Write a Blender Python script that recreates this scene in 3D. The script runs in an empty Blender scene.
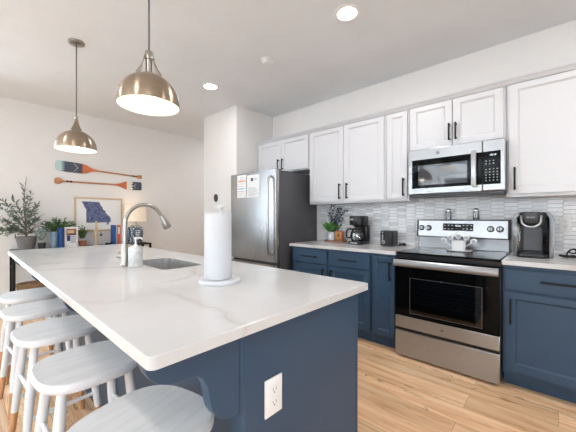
import bpy, bmesh, math, random
from mathutils import Vector, Matrix, Euler

random.seed(7)
S = bpy.context.scene
COL = S.collection
PI = math.pi
CEIL = 2.7736

# ------------------------------------------------------------------ camera
cam_d = bpy.data.cameras.new('camera')
cam_d.sensor_width = 36.0
cam_d.lens = 296.16 / 576 * 36.0
cam_d.shift_y = 1.254 / 576
cam_d.clip_start = 0.02
cam = bpy.data.objects.new('camera', cam_d)
COL.objects.link(cam)
cam.location = (0, 0, 1.2206)
cam.rotation_euler = (PI / 2, 0, 0.7402)
S.camera = cam

# ------------------------------------------------------------------ view + world
S.view_settings.view_transform = 'Standard'
S.view_settings.look = 'None'
S.view_settings.gamma = 1.0
S.view_settings.exposure = 0.66
W = bpy.data.worlds.new('world')
S.world = W
W.use_nodes = True
W.node_tree.nodes['Background'].inputs[0].default_value = (0.85, 0.92, 1.0, 1)
W.node_tree.nodes['Background'].inputs[1].default_value = 0.6


def area(name, loc, rot, sx, sy, power, col, shape='RECTANGLE', spread=PI):
    d = bpy.data.lights.new(name, 'AREA')
    d.shape = shape
    d.size = sx
    d.size_y = sy
    d.energy = power
    d.color = col
    d.spread = spread
    o = bpy.data.objects.new(name, d)
    COL.objects.link(o)
    o.location = loc
    o.rotation_euler = rot
    return o


XL = -5.29     # wall with the paddles
YF = -4.4      # wall with the windows, behind the camera
XR = 2.6       # wall on the right, out of frame
WIN = [(-4.0, 1.5), (-1.9, 1.5), (0.3, 1.5)]
for wx, ww in WIN:
    area('window_daylight', (wx, YF + 0.12, 1.55), (PI / 2 + 0.6, 0, PI), ww - 0.1, 1.7, 142, (0.76, 0.885, 1.0))
area('side_wall_light', (XR - 0.12, -1.6, 1.25), (0, PI / 2 + 0.35, 0), 2.1, 1.8, 70, (0.76, 0.885, 1.0))  # soft fill light added at the right wall, which has no opening
LWY0, LWY1 = -1.75, 0.18    # glazed door in the left wall, just out of frame
area('side_wall_light', (XL + 0.10, (LWY0 + LWY1) / 2, 1.32), (0, -PI / 2 + 0.35, 0), 2.4, LWY1 - LWY0 - 0.1, 32, (0.76, 0.885, 1.0))

# ------------------------------------------------------------------ materials
def lin(c):
    out = []
    for v in c:
        v = v / 255.0
        out.append(v / 12.92 if v <= 0.04045 else ((v + 0.055) / 1.055) ** 2.4)
    return tuple(out) + (1.0,)


def nodes_of(m):
    nt = m.node_tree
    return nt, nt.nodes, nt.links


def base_mat(name, rough=0.5, metal=0.0, spec=0.5):
    m = bpy.data.materials.new(name)
    m.use_nodes = True
    b = m.node_tree.nodes['Principled BSDF']
    b.inputs['Roughness'].default_value = rough
    b.inputs['Metallic'].default_value = metal
    b.inputs['Specular IOR Level'].default_value = spec
    return m, b


def coords(m, scale=(1, 1, 1), rot=(0, 0, 0)):
    nt, N, L = nodes_of(m)
    tc = N.new('ShaderNodeTexCoord')
    mp = N.new('ShaderNodeMapping')
    mp.inputs['Scale'].default_value = scale
    mp.inputs['Rotation'].default_value = rot
    L.new(tc.outputs['Object'], mp.inputs['Vector'])
    return mp.outputs['Vector']


def noise(m, vec, scale, detail=3, rough=0.55, dist=0.0):
    nt, N, L = nodes_of(m)
    n = N.new('ShaderNodeTexNoise')
    n.inputs['Scale'].default_value = scale
    n.inputs['Detail'].default_value = detail
    n.inputs['Roughness'].default_value = rough
    n.inputs['Distortion'].default_value = dist
    L.new(vec, n.inputs['Vector'])
    return n.outputs['Fac']


def ramp(m, fac, stops):
    nt, N, L = nodes_of(m)
    r = N.new('ShaderNodeValToRGB')
    cr = r.color_ramp
    while len(cr.elements) < len(stops):
        cr.elements.new(0.5)
    for e, (p, c) in zip(cr.elements, stops):
        e.position = p
        e.color = c
    L.new(fac, r.inputs['Fac'])
    return r.outputs['Color']


def mixc(m, fac, a, b, mode='MIX'):
    nt, N, L = nodes_of(m)
    x = N.new('ShaderNodeMix')
    x.data_type = 'RGBA'
    x.blend_type = mode
    for s, v in ((x.inputs[0], fac), (x.inputs[6], a), (x.inputs[7], b)):
        if hasattr(v, 'links') or hasattr(v, 'is_linked'):
            L.new(v, s)
        else:
            s.default_value = v
    return x.outputs[2]


def math_n(m, op, a, b=None):
    nt, N, L = nodes_of(m)
    x = N.new('ShaderNodeMath')
    x.operation = op
    for s, v in ((x.inputs[0], a), (x.inputs[1], b)):
        if v is None:
            continue
        if hasattr(v, 'is_linked'):
            L.new(v, s)
        else:
            s.default_value = v
    return x.outputs[0]


def bump(m, b, h, strength, dist=0.01):
    nt, N, L = nodes_of(m)
    n = N.new('ShaderNodeBump')
    n.inputs['Strength'].default_value = strength
    n.inputs['Distance'].default_value = dist
    L.new(h, n.inputs['Height'])
    L.new(n.outputs['Normal'], b.inputs['Normal'])


def mk(name, c, rough=0.5, metal=0.0, spec=0.5, var=0.05, scale=8.0, bmp=0.0, bscale=60, stretch=(1, 1, 1), emit=None, estr=0.0, coat=0.0):
    """plain procedural material: colour with a slight noise variation"""
    m, b = base_mat(name, rough, metal, spec)
    nt, N, L = nodes_of(m)
    v = coords(m, stretch)
    base = lin(c)
    lo = tuple(max(0, x * (1 - var)) for x in base[:3]) + (1,)
    hi = tuple(min(1, x * (1 + var)) for x in base[:3]) + (1,)
    f = noise(m, v, scale)
    L.new(ramp(m, f, [(0.3, lo), (0.7, hi)]), b.inputs['Base Color'])
    if bmp:
        bump(m, b, noise(m, v, bscale), bmp, 0.004)
    if emit:
        b.inputs['Emission Color'].default_value = lin(emit)
        b.inputs['Emission Strength'].default_value = estr
    if coat:
        b.inputs['Coat Weight'].default_value = coat
        b.inputs['Coat Roughness'].default_value = 0.05
    return m


M = {}
M['wall'] = mk('wall_paint', (233, 230, 227), 0.8, spec=0.2, var=0.01, bmp=0.04, bscale=120)
M['ceiling'] = mk('ceiling_paint', (233, 236, 239), 0.9, spec=0.1, var=0.02, scale=3, bmp=0.25, bscale=35)
M['trim'] = mk('white_trim', (236, 235, 233), 0.4, var=0.01)
M['cab_white'] = mk('white_cabinet', (214, 214, 217), 0.4, var=0.012, scale=3)
M['navy'] = mk('navy_cabinet', (46, 72, 97), 0.42, var=0.05, scale=3)
M['black'] = mk('black_metal', (12, 12, 13), 0.5, spec=0.3, var=0.1)
M['black_plastic'] = mk('black_plastic', (20, 20, 22), 0.3, var=0.1)
M['gloss_black'] = mk('gloss_black', (8, 8, 9), 0.07, spec=0.1, var=0.05)
M['white_plastic'] = mk('white_plastic', (236, 235, 234), 0.35, var=0.01)
M['slot'] = mk('slot_dark', (60, 60, 62), 0.6)
M['chrome'] = mk('chrome', (215, 215, 215), 0.12, 1.0, var=0.03)
M['nickel'] = mk('brushed_nickel', (176, 172, 166), 0.28, 1.0, var=0.06, scale=30)
M['stool_white'] = mk('stool_paint', (226, 227, 230), 0.45, var=0.015, scale=20)
M['ceramic'] = mk('white_ceramic', (238, 238, 238), 0.25, var=0.01)
M['paper'] = mk('paper_towel', (210, 211, 214), 0.9, spec=0.1, var=0.01, bmp=0.5, bscale=90)
M['sheet'] = mk('sheet_paper', (240, 240, 240), 0.6, var=0.01)
M['print_grey'] = mk('print_grey', (178, 180, 186), 0.7)
M['print_orange'] = mk('print_orange', (236, 140, 60), 0.7)
M['print_blue'] = mk('print_blue', (150, 184, 216), 0.7)
M['print_dark'] = mk('print_dark', (70, 74, 70), 0.7)
M['fridge_side'] = mk('fridge_side_paint', (84, 84, 88), 0.42, var=0.04)
M['concrete'] = mk('grey_pot', (110, 108, 107), 0.85, var=0.12, scale=25, bmp=0.3)
M['soil'] = mk('soil', (54, 42, 34), 0.95, var=0.3, scale=60)
M['bark'] = mk('bark', (96, 84, 70), 0.8, var=0.2, scale=40)
M['olive'] = mk('olive_leaf', (104, 117, 104), 0.55, var=0.4, scale=14)
M['pale_leaf'] = mk('pale_leaf', (150, 164, 160), 0.6, var=0.3, scale=30)
M['green'] = mk('green_leaf', (84, 112, 66), 0.55, var=0.45, scale=22)
M['bright_green'] = mk('bright_green_leaf', (84, 138, 62), 0.5, var=0.35, scale=30)
M['dark_sprig'] = mk('dark_sprig_leaf', (62, 70, 92), 0.5, var=0.4, scale=30)
M['terracotta'] = mk('terracotta', (176, 112, 82), 0.8, var=0.1, scale=20)
M['book_blue'] = mk('book_blue', (34, 84, 158), 0.5, var=0.06)
M['book_navy'] = mk('book_navy', (38, 58, 108), 0.5, var=0.06)
M['book_red'] = mk('book_red', (214, 92, 52), 0.5, var=0.06)
M['book_teal'] = mk('book_teal', (166, 190, 194), 0.5, var=0.06)
M['pages'] = mk('pages', (232, 226, 214), 0.8, var=0.08, scale=200, stretch=(1, 1, 1))
M['shade'] = mk('lamp_shade', (240, 226, 208), 0.8, var=0.03, scale=60, emit=(255, 222, 184), estr=0.10)
M['oak_frame'] = mk('light_oak', (212, 184, 150), 0.5, var=0.12, scale=20, stretch=(1, 0.2, 4))
M['figure_wood'] = mk('figure_wood', (208, 182, 146), 0.7, var=0.15, scale=30)
M['wicker'] = mk('wicker', (140, 112, 84), 0.8, var=0.35, scale=80, bmp=0.8, bscale=90)
M['board'] = mk('cutting_board', (150, 104, 72), 0.5, var=0.2, scale=14, stretch=(1, 6, 6))
M['wood_box'] = mk('orange_wood', (196, 128, 76), 0.5, var=0.15, scale=18, stretch=(1, 1, 5))
M['grate'] = mk('rack_wire', (150, 150, 150), 0.3, 1.0)
M['cavity'] = mk('oven_cavity', (84, 84, 86), 0.5, var=0.1)
M['btn'] = mk('keypad_print', (196, 200, 204), 0.5, emit=(200, 205, 210), estr=0.05)
M['digits'] = mk('display_digits', (220, 235, 240), 0.5, emit=(220, 240, 245), estr=0.8)
M['emblem'] = mk('emblem_grey', (120, 122, 126), 0.35, 0.6)
M['paddle_blue'] = mk('paddle_navy', (72, 80, 96), 0.6, var=0.1, scale=20)
M['paddle_mint'] = mk('paddle_mint', (186, 214, 210), 0.6, var=0.05)
M['paddle_orange'] = mk('paddle_orange', (206, 112, 72), 0.55, var=0.1)
M['paddle_cream'] = mk('paddle_cream', (230, 226, 216), 0.6, var=0.04)
M['paddle_wood'] = mk('paddle_wood', (184, 126, 82), 0.5, var=0.18, scale=20, stretch=(1, 0.3, 5))
M['tip_wood'] = mk('stool_tip_wood', (196, 146, 104), 0.5, var=0.2, scale=24, stretch=(4, 4, 0.4))
M['lens'] = mk('light_lens', (255, 250, 244), 0.5, emit=(255, 248, 240), estr=6.0)
M['bulb'] = mk('bulb', (255, 244, 226), 0.5, emit=(255, 240, 220), estr=3.0)
M['enamel'] = mk('white_enamel', (250, 246, 240), 0.6, var=0.01)
M['cord_black'] = mk('cord_black', (24, 24, 25), 0.5)
M['cord_grey'] = mk('cord_grey', (78, 74, 72), 0.6)
M['tank'] = mk('smoky_tank', (96, 100, 108), 0.12, var=0.1)
M['silver'] = mk('silver_plastic', (168, 170, 172), 0.3, 0.6, var=0.05)
M['shell'] = mk('shell_grey', (128, 130, 134), 0.28, 0.7, var=0.05)
M['dark_grey'] = mk('dark_grey_plastic', (54, 55, 58), 0.35, var=0.08)
M['fan_blade'] = mk('fan_blade', (70, 58, 50), 0.4, var=0.1)
M['vase_blue'] = mk('blue_glass', (132, 160, 178), 0.15, var=0.2, scale=18)
M['pot_black'] = mk('pot_black', (40, 40, 44), 0.6)
M['mat_board'] = mk('mat_board', (240, 240, 238), 0.5, var=0.01, coat=0.0)
M['grout'] = mk('grout', (196, 196, 200), 0.8, var=0.02)
M['white_pot'] = mk('white_pot', (216, 218, 222), 0.35, var=0.01)


def brass_mat():
    m, b = base_mat('brushed_brass', 0.3, 1.0)
    nt, N, L = nodes_of(m)
    v = coords(m, (1, 1, 30))
    f = noise(m, v, 12, 4)
    L.new(ramp(m, f, [(0.3, lin((156, 140, 122))), (0.7, lin((172, 156, 138)))]), b.inputs['Base Color'])
    b.inputs['Anisotropic'].default_value = 0.75
    tg = N.new('ShaderNodeTangent')
    tg.direction_type = 'RADIAL'
    tg.axis = 'Z'
    L.new(tg.outputs[0], b.inputs['Tangent'])
    b.inputs['Anisotropic Rotation'].default_value = 0.25
    return m


def steel_mat(name, lo, hi, rough, stretch):
    m, b = base_mat(name, rough, 1.0)
    nt, N, L = nodes_of(m)
    v = coords(m, stretch)
    f = noise(m, v, 6, 5, 0.6)
    L.new(ramp(m, f, [(0.3, lin(lo)), (0.7, lin(hi))]), b.inputs['Base Color'])
    L.new(math_n(m, 'ADD', math_n(m, 'MULTIPLY', f, 0.04), rough - 0.02), b.inputs['Roughness'])
    return m


M['brass'] = brass_mat()
M['steel'] = steel_mat('stainless_horizontal', (164, 165, 167), (173, 174, 176), 0.28, (3, 200, 240))
M['steel'].node_tree.nodes['Principled BSDF'].inputs['Metallic'].default_value = 0.82
M['steel_v'] = steel_mat('stainless_vertical', (166, 166, 167), (204, 203, 202), 0.26, (70, 40, 0.5))
M['steel_sink'] = steel_mat('stainless_sink', (202, 201, 200), (212, 211, 210), 0.28, (8, 8, 3))
M['steel_sink'].node_tree.nodes['Principled BSDF'].inputs['Metallic'].default_value = 0.8


def quartz():
    m, b = base_mat('quartz', 0.16, 0, 0.38)
    nt, N, L = nodes_of(m)
    v = coords(m)
    w = N.new('ShaderNodeTexNoise')
    w.inputs['Scale'].default_value = 1.6
    w.inputs['Detail'].default_value = 5
    L.new(v, w.inputs['Vector'])
    add = N.new('ShaderNodeVectorMath')
    add.operation = 'MULTIPLY_ADD'
    L.new(w.outputs['Color'], add.inputs[0])
    add.inputs[1].default_value = (0.55, 0.55, 0.55)
    L.new(v, add.inputs[2])
    vo = N.new('ShaderNodeTexVoronoi')
    vo.feature = 'DISTANCE_TO_EDGE'
    vo.inputs['Scale'].default_value = 1.35
    L.new(add.outputs[0], vo.inputs['Vector'])
    vein = ramp(m, vo.outputs['Distance'], [(0.0, (1, 1, 1, 1)), (0.006, (0.5, 0.5, 0.5, 1)), (0.05, (0, 0, 0, 1))])
    gate = ramp(m, noise(m, v, 2.3, 2), [(0.42, (0, 0, 0, 1)), (0.58, (1, 1, 1, 1))])
    vm = mixc(m, 1.0, vein, gate, 'MULTIPLY')
    cloud = ramp(m, noise(m, add.outputs[0], 2.0, 5), [(0.35, lin((202, 201, 200))), (0.65, lin((211, 210, 210)))])
    sep = N.new('ShaderNodeSeparateColor')
    L.new(vm, sep.inputs[0])
    L.new(mixc(m, math_n(m, 'MULTIPLY', sep.outputs[0], 0.5), cloud, lin((172, 162, 152))), b.inputs['Base Color'])
    return m


M['quartz'] = quartz()


def floor_mat():
    m, b = base_mat('oak_planks', 0.42, 0, 0.4)
    nt, N, L = nodes_of(m)
    v = coords(m)
    br = N.new('ShaderNodeTexBrick')
    br.offset = 0.37
    br.inputs['Color1'].default_value = (0, 0, 0, 1)
    br.inputs['Color2'].default_value = (1, 1, 1, 1)
    br.inputs['Mortar'].default_value = (0.5, 0.5, 0.5, 1)
    br.inputs['Scale'].default_value = 1.0
    br.inputs['Mortar Size'].default_value = 0.0011
    br.inputs['Mortar Smooth'].default_value = 0.1  # unseen extra lights without fittings, added for fill and the stool shadows
    br.inputs['Brick Width'].default_value = 1.22
    br.inputs['Row Height'].default_value = 0.18
    L.new(v, br.inputs['Vector'])
    sep = N.new('ShaderNodeSeparateColor')
    L.new(br.outputs['Color'], sep.inputs[0])
    rnd = sep.outputs[0]
    mp = N.new('ShaderNodeMapping')
    mp.inputs['Scale'].default_value = (0.9, 11, 1)
    L.new(v, mp.inputs['Vector'])
    g = N.new('ShaderNodeTexNoise')
    g.noise_dimensions = '4D'
    g.inputs['Scale'].default_value = 2.2
    g.inputs['Detail'].default_value = 7
    g.inputs['Roughness'].default_value = 0.6
    g.inputs['Distortion'].default_value = 0.6
    L.new(mp.outputs[0], g.inputs['Vector'])
    L.new(math_n(m, 'MULTIPLY', rnd, 30.0), g.inputs['W'])
    grain = ramp(m, g.outputs['Fac'], [(0.28, lin((184, 132, 90))), (0.40, lin((228, 180, 136))), (0.55, lin((243, 205, 164))), (0.75, lin((251, 226, 194)))])
    tint = ramp(m, rnd, [(0.0, (0.80, 0.78, 0.76, 1)), (0.5, (0.98, 0.97, 0.96, 1)), (1.0, (1.08, 1.08, 1.08, 1))])
    c = mixc(m, 1.0, grain, tint, 'MULTIPLY')
    # a few long dark mineral streaks
    mp2 = N.new('ShaderNodeMapping')
    mp2.inputs['Scale'].default_value = (0.8, 7, 1)
    L.new(v, mp2.inputs['Vector'])
    s = noise(m, mp2.outputs[0], 1.7, 4, 0.6, 1.0)
    rid = math_n(m, 'ABSOLUTE', math_n(m, 'SUBTRACT', s, 0.5))
    st = ramp(m, rid, [(0.0, (1, 1, 1, 1)), (0.016, (0, 0, 0, 1))])
    gate = ramp(m, noise(m, mp2.outputs[0], 0.9, 2), [(0.46, (0, 0, 0, 1)), (0.60, (1, 1, 1, 1))])
    stm = N.new('ShaderNodeSeparateColor')
    L.new(mixc(m, 1.0, st, gate, 'MULTIPLY'), stm.inputs[0])
    c = mixc(m, math_n(m, 'MULTIPLY', stm.outputs[0], 0.8), c, lin((112, 72, 46)))
    c = mixc(m, br.outputs['Fac'], c, lin((176, 130, 92)))
    L.new(c, b.inputs['Base Color'])
    return m


M['floor'] = floor_mat()


def tile_mat():
    m, b = base_mat('picket_tile', 0.16, 0, 0.5)
    nt, N, L = nodes_of(m)
    g = N.new('ShaderNodeNewGeometry')
    v = coords(m)
    r = ramp(m, g.outputs['Random Per Island'], [(0.0, lin((222, 221, 222))), (0.4, lin((245, 244, 244))), (0.75, lin((252, 251, 251))), (1.0, lin((255, 255, 255)))])
    n = ramp(m, noise(m, v, 14, 5, 0.6, 1.0), [(0.35, (0.93, 0.93, 0.94, 1)), (0.6, (1, 1, 1, 1))])
    L.new(mixc(m, 1.0, r, n, 'MULTIPLY'), b.inputs['Base Color'])
    return m


M['tile'] = tile_mat()


def seat_mat():
    m, b = base_mat('whitewashed_seat', 0.5, 0, 0.3)
    nt, N, L = nodes_of(m)
    v = coords(m, (14, 1.4, 4))
    f = noise(m, v, 3, 6, 0.65)
    L.new(ramp(m, f, [(0.3, lin((222, 221, 220))), (0.6, lin((233, 233, 233))), (0.8, lin((238, 238, 239)))]), b.inputs['Base Color'])
    return m


M['seat'] = seat_mat()


def towel_marble():
    m, b = base_mat('white_marble', 0.3)
    nt, N, L = nodes_of(m)
    v = coords(m)
    f = noise(m, v, 14, 5, 0.6, 1.5)
    L.new(ramp(m, f, [(0.35, lin((196, 195, 194))), (0.5, lin((216, 216, 215))), (0.8, lin((226, 225, 225)))]), b.inputs['Base Color'])
    return m


M['marble'] = towel_marble()


def map_print():
    m, b = base_mat('map_ink', 0.5)
    nt, N, L = nodes_of(m)
    v = coords(m)
    f = noise(m, v, 26, 4, 0.7, 1.0)
    rid = math_n(m, 'ABSOLUTE', math_n(m, 'SUBTRACT', f, 0.5))
    L.new(ramp(m, rid, [(0.0, lin((150, 156, 190))), (0.03, lin((84, 94, 134))), (0.12, lin((62, 73, 112)))]), b.inputs['Base Color'])
    return m


M['map'] = map_print()


def jar_mat():
    m, b = base_mat('patterned_jar', 0.25)
    nt, N, L = nodes_of(m)
    v = coords(m)
    vo = N.new('ShaderNodeTexVoronoi')
    vo.inputs['Scale'].default_value = 34
    vo.inputs['Randomness'].default_value = 0.15
    L.new(v, vo.inputs['Vector'])
    L.new(ramp(m, vo.outputs['Distance'], [(0.3, lin((226, 232, 236))), (0.42, lin((64, 84, 104)))]), b.inputs['Base Color'])
    return m


M['jar'] = jar_mat()


def clear_glass(name, tint, alpha):
    """thin pane: mostly transparent with a mirror-like surface"""
    m = bpy.data.materials.new(name)
    m.use_nodes = True
    nt, N, L = nodes_of(m)
    N.remove(N['Principled BSDF'])
    out = N['Material Output']
    tr = N.new('ShaderNodeBsdfTransparent')
    tr.inputs[0].default_value = tint
    gl = N.new('ShaderNodeBsdfGlossy')
    gl.inputs['Roughness'].default_value = 0.04
    gl.inputs['Color'].default_value = (1, 1, 1, 1)
    fr = N.new('ShaderNodeFresnel')
    fr.inputs['IOR'].default_value = 1.5
    mx = N.new('ShaderNodeMixShader')
    ad = math_n(m, 'ADD', fr.outputs[0], alpha)
    L.new(ad, mx.inputs[0])
    L.new(tr.outputs[0], mx.inputs[1])
    L.new(gl.outputs[0], mx.inputs[2])
    L.new(mx.outputs[0], out.inputs['Surface'])
    return m


M['oven_glass'] = clear_glass('oven_glass', (0.38, 0.38, 0.39, 1), 0.02)
M['glass'] = clear_glass('clear_glass', (0.93, 0.95, 0.96, 1), 0.06)
M['mw_glass'] = mk('microwave_glass', (58, 60, 64), 0.05, var=0.05, coat=0.6)
M['pane'] = clear_glass('window_glass', (0.97, 0.98, 0.98, 1), 0.02)

# ------------------------------------------------------------------ mesh building helpers
class MB:
    """collects shapes in world coordinates and links them as one mesh object"""
    def __init__(self):
        self.bm = bmesh.new()
        self.mats = []
        self.mi = 0

    def use(self, key):
        m = M[key]
        if m not in self.mats:
            self.mats.append(m)
        self.mi = self.mats.index(m)
        return self

    def _add(self, tmp, mat=None):
        if mat is not None:
            bmesh.ops.transform(tmp, matrix=mat, verts=tmp.verts[:])
        for f in tmp.faces:
            f.material_index = self.mi
        me = bpy.data.meshes.new('t')
        tmp.to_mesh(me)
        tmp.free()
        self.bm.from_mesh(me)
        bpy.data.meshes.remove(me)
        return self

    def box(self, x0, x1, y0, y1, z0, z1, bev=0.0, seg=2, mat=None):
        t = bmesh.new()
        bmesh.ops.create_cube(t, size=1)
        bmesh.ops.transform(t, matrix=Matrix.Translation(((x0 + x1) / 2, (y0 + y1) / 2, (z0 + z1) / 2)) @ Matrix.Diagonal((abs(x1 - x0), abs(y1 - y0), abs(z1 - z0), 1)), verts=t.verts[:])
        if bev > 0:
            bmesh.ops.bevel(t, geom=t.edges[:], offset=bev, segments=seg, affect='EDGES', profile=0.5)
        return self._add(t, mat)

    def lathe(self, c, prof, seg=32, axis=(0, 0, 1), cap=True):
        """prof: (radius, height) pairs along the axis from c"""
        t = bmesh.new()
        rings = []
        for r, h in prof:
            if r < 1e-6:
                rings.append([t.verts.new((0, 0, h))])
            else:
                rings.append([t.verts.new((r * math.cos(2 * PI * i / seg), r * math.sin(2 * PI * i / seg), h)) for i in range(seg)])
        for a, b in zip(rings, rings[1:]):
            for i in range(seg):
                j = (i + 1) % seg
                if len(a) == 1 and len(b) == 1:
                    continue
                if len(a) == 1:
                    t.faces.new((a[0], b[i], b[j]))
                elif len(b) == 1:
                    t.faces.new((a[i], a[j], b[0]))
                else:
                    t.faces.new((a[i], a[j], b[j], b[i]))
        if cap:
            for ring, flip in ((rings[0], True), (rings[-1], False)):
                if len(ring) > 2:
                    t.faces.new(ring[::-1] if flip else ring)
        q = Vector((0, 0, 1)).rotation_difference(Vector(axis).normalized()).to_matrix().to_4x4()
        bmesh.ops.recalc_face_normals(t, faces=t.faces[:])
        return self._add(t, Matrix.Translation(c) @ q)

    def cyl(self, p0, p1, r0, r1=None, seg=16):
        p0, p1 = Vector(p0), Vector(p1)
        r1 = r0 if r1 is None else r1
        return self.lathe(p0, [(r0, 0), (r1, (p1 - p0).length)], seg, (p1 - p0))

    def tube(self, pts, r, seg=10, radii=None, smooth=0):
        pts = [Vector(p) for p in pts]
        for _ in range(smooth):
            q = [pts[0]]
            for a, b in zip(pts, pts[1:]):
                q += [a * 0.75 + b * 0.25, a * 0.25 + b * 0.75]
            q.append(pts[-1])
            pts = q
        n = len(pts)
        if radii and len(radii) != n:
            k = len(radii) - 1
            rr = []
            for i in range(n):
                s = i / (n - 1) * k
                a = min(int(s), k - 1)
                rr.append(radii[a] + (radii[a + 1] - radii[a]) * (s - a))
            radii = rr
        t = bmesh.new()
        rings = []
        up = None
        for i, p in enumerate(pts):
            d = (pts[min(i + 1, n - 1)] - pts[max(i - 1, 0)]).normalized()
            if up is None:
                up = d.orthogonal().normalized()
            up = (up - d * up.dot(d)).normalized()
            w = d.cross(up)
            rad = radii[i] if radii else r
            rings.append([t.verts.new(p + (up * math.cos(2 * PI * k / seg) + w * math.sin(2 * PI * k / seg)) * rad) for k in range(seg)])
        for a, b in zip(rings, rings[1:]):
            for i in range(seg):
                j = (i + 1) % seg
                t.faces.new((a[i], a[j], b[j], b[i]))
        t.faces.new(rings[0][::-1])
        t.faces.new(rings[-1])
        return self._add(t)

    def prism(self, outline, h0, h1, plane='xy', bev=0.0, holes=()):
        """outline extruded; plane xy -> z from h0 to h1, yz -> x, xz -> y"""
        def P(a, b, h):
            return {'xy': (a, b, h), 'yz': (h, a, b), 'xz': (a, h, b)}[plane]
        t = bmesh.new()
        edges = []
        for loop in [outline] + list(holes):
            vs = [t.verts.new(P(a, b, h0)) for a, b in loop]
            for i in range(len(vs)):
                edges.append(t.edges.new((vs[i], vs[(i + 1) % len(vs)])))
        if holes:
            bmesh.ops.triangle_fill(t, use_beauty=True, edges=edges)
        else:
            t.faces.new(t.verts[:])
        ret = bmesh.ops.extrude_face_region(t, geom=t.faces[:])
        vs = [g for g in ret['geom'] if isinstance(g, bmesh.types.BMVert)]
        d = {'xy': Vector((0, 0, h1 - h0)), 'yz': Vector((h1 - h0, 0, 0)), 'xz': Vector((0, h1 - h0, 0))}[plane]
        bmesh.ops.translate(t, vec=d, verts=vs)
        bmesh.ops.recalc_face_normals(t, faces=t.faces[:])
        if bev > 0:
            es = [e for e in t.edges if len(e.link_faces) == 2 and e.calc_face_angle(0) > 0.9]
            bmesh.ops.bevel(t, geom=es, offset=bev, segments=2, affect='EDGES', profile=0.5)
        return self._add(t)

    def ball(self, c, r, sx=1, sy=1, sz=1, u=16, v=10):
        t = bmesh.new()
        bmesh.ops.create_uvsphere(t, u_segments=u, v_segments=v, radius=r)
        return self._add(t, Matrix.Translation(c) @ Matrix.Diagonal((sx, sy, sz, 1)))

    def torus(self, c, R, r, axis=(0, 0, 1), seg=32, rs=8):
        return self.lathe(c, [(R + r * math.cos(2 * PI * i / rs), r * math.sin(2 * PI * i / rs)) for i in range(rs + 1)], seg, axis, cap=False)

    def leaf(self, p, d, length, width, curl=0.2):
        p, d = Vector(p), Vector(d).normalized()
        s = d.cross(Vector((random.uniform(-1, 1), random.uniform(-1, 1), random.uniform(0.2, 1.2))))
        if s.length < 1e-3:
            s = d.orthogonal()
        s.normalize()
        n = d.cross(s)
        t = bmesh.new()
        prof = [(0, 0.06), (0.25, 0.8), (0.5, 1.0), (0.78, 0.65), (1.0, 0.04)]
        rows = []
        for u, w in prof:
            c = p + d * (u * length) - n * (curl * length * u * u)
            e = s * (w * width / 2)
            k = n * (0.12 * width * w)
            rows.append((t.verts.new(c - e + k), t.verts.new(c), t.verts.new(c + e + k)))
        for a, b in zip(rows, rows[1:]):
            t.faces.new((a[0], a[1], b[1], b[0]))
            t.faces.new((a[1], a[2], b[2], b[1]))
        return self._add(t)

    def build(self, name, parent=None, mat=None, angle=35, flat=False):
        me = bpy.data.meshes.new(name)
        root = parent
        off = Vector((0, 0, 0))
        while root is not None:
            off += Vector(root.location)
            root = root.parent
        bmesh.ops.translate(self.bm, vec=-off, verts=self.bm.verts[:])
        self.bm.to_mesh(me)
        self.bm.free()
        for m in (self.mats or [M[mat or 'trim']]):
            me.materials.append(m)
        if not flat:
            me.shade_smooth()
            me.set_sharp_from_angle(angle=math.radians(angle))
            if angle != 40:
                for p in me.polygons:      # broad flat faces keep their own normal
                    if p.area > 0.01:
                        p.use_smooth = False
        o = bpy.data.objects.new(name, me)
        COL.objects.link(o)
        if parent is not None:
            o.parent = parent
        return o


def B(key):
    return MB().use(key)


def tag(o, label, cat, group=None):
    o['label'] = label
    o['category'] = cat
    if group:
        o['group'] = group
    return o


def thing(name, label, cat, loc, group=None):
    o = bpy.data.objects.new(name, None)
    o.empty_display_size = 0.05
    COL.objects.link(o)
    o.location = loc
    return tag(o, label, cat, group)


def single(mb, name, label, cat, group=None, loc=None, **k):
    """a thing that is one mesh, its origin at loc"""
    o = mb.build(name, None, **k)
    if loc is not None:
        o.data.transform(Matrix.Translation(-Vector(loc)))
        o.location = loc
    return tag(o, label, cat, group)


def struct(mb, name, **k):
    o = mb.build(name, None, **k)
    o['kind'] = 'structure'
    return o


def copy_tree(o, parent=None):
    c = o.copy()
    COL.objects.link(c)
    if parent is not None:
        c.parent = parent
    for ch in list(o.children):
        copy_tree(ch, c)
    return c


def text_mesh(name, s, size, mat, parent, loc, rot, depth=0.0006):
    cu = bpy.data.curves.new(name, 'FONT')
    cu.body = s
    cu.size = size
    cu.align_x = 'CENTER'
    cu.align_y = 'CENTER'
    cu.extrude = depth
    tmp = bpy.data.objects.new(name + '_tmp', cu)
    COL.objects.link(tmp)
    dg = bpy.context.evaluated_depsgraph_get()
    me = bpy.data.meshes.new_from_object(tmp.evaluated_get(dg))
    bpy.data.objects.remove(tmp)
    bpy.data.curves.remove(cu)
    me.transform(Matrix.Translation(loc) @ Euler(rot).to_matrix().to_4x4())
    mb = MB()
    mb.bm.from_mesh(me)
    bpy.data.meshes.remove(me)
    mb.mats = [M[mat]]
    return mb.build(name, parent, flat=True)


def rrect(x0, x1, y0, y1, r, n=6):
    pts = []
    for cx, cy, a0 in ((x1 - r, y1 - r, 0), (x0 + r, y1 - r, PI / 2), (x0 + r, y0 + r, PI), (x1 - r, y0 + r, 1.5 * PI)):
        for i in range(n + 1):
            a = a0 + PI / 2 * i / n
            pts.append((cx + r * math.cos(a), cy + r * math.sin(a)))
    return pts


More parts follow.
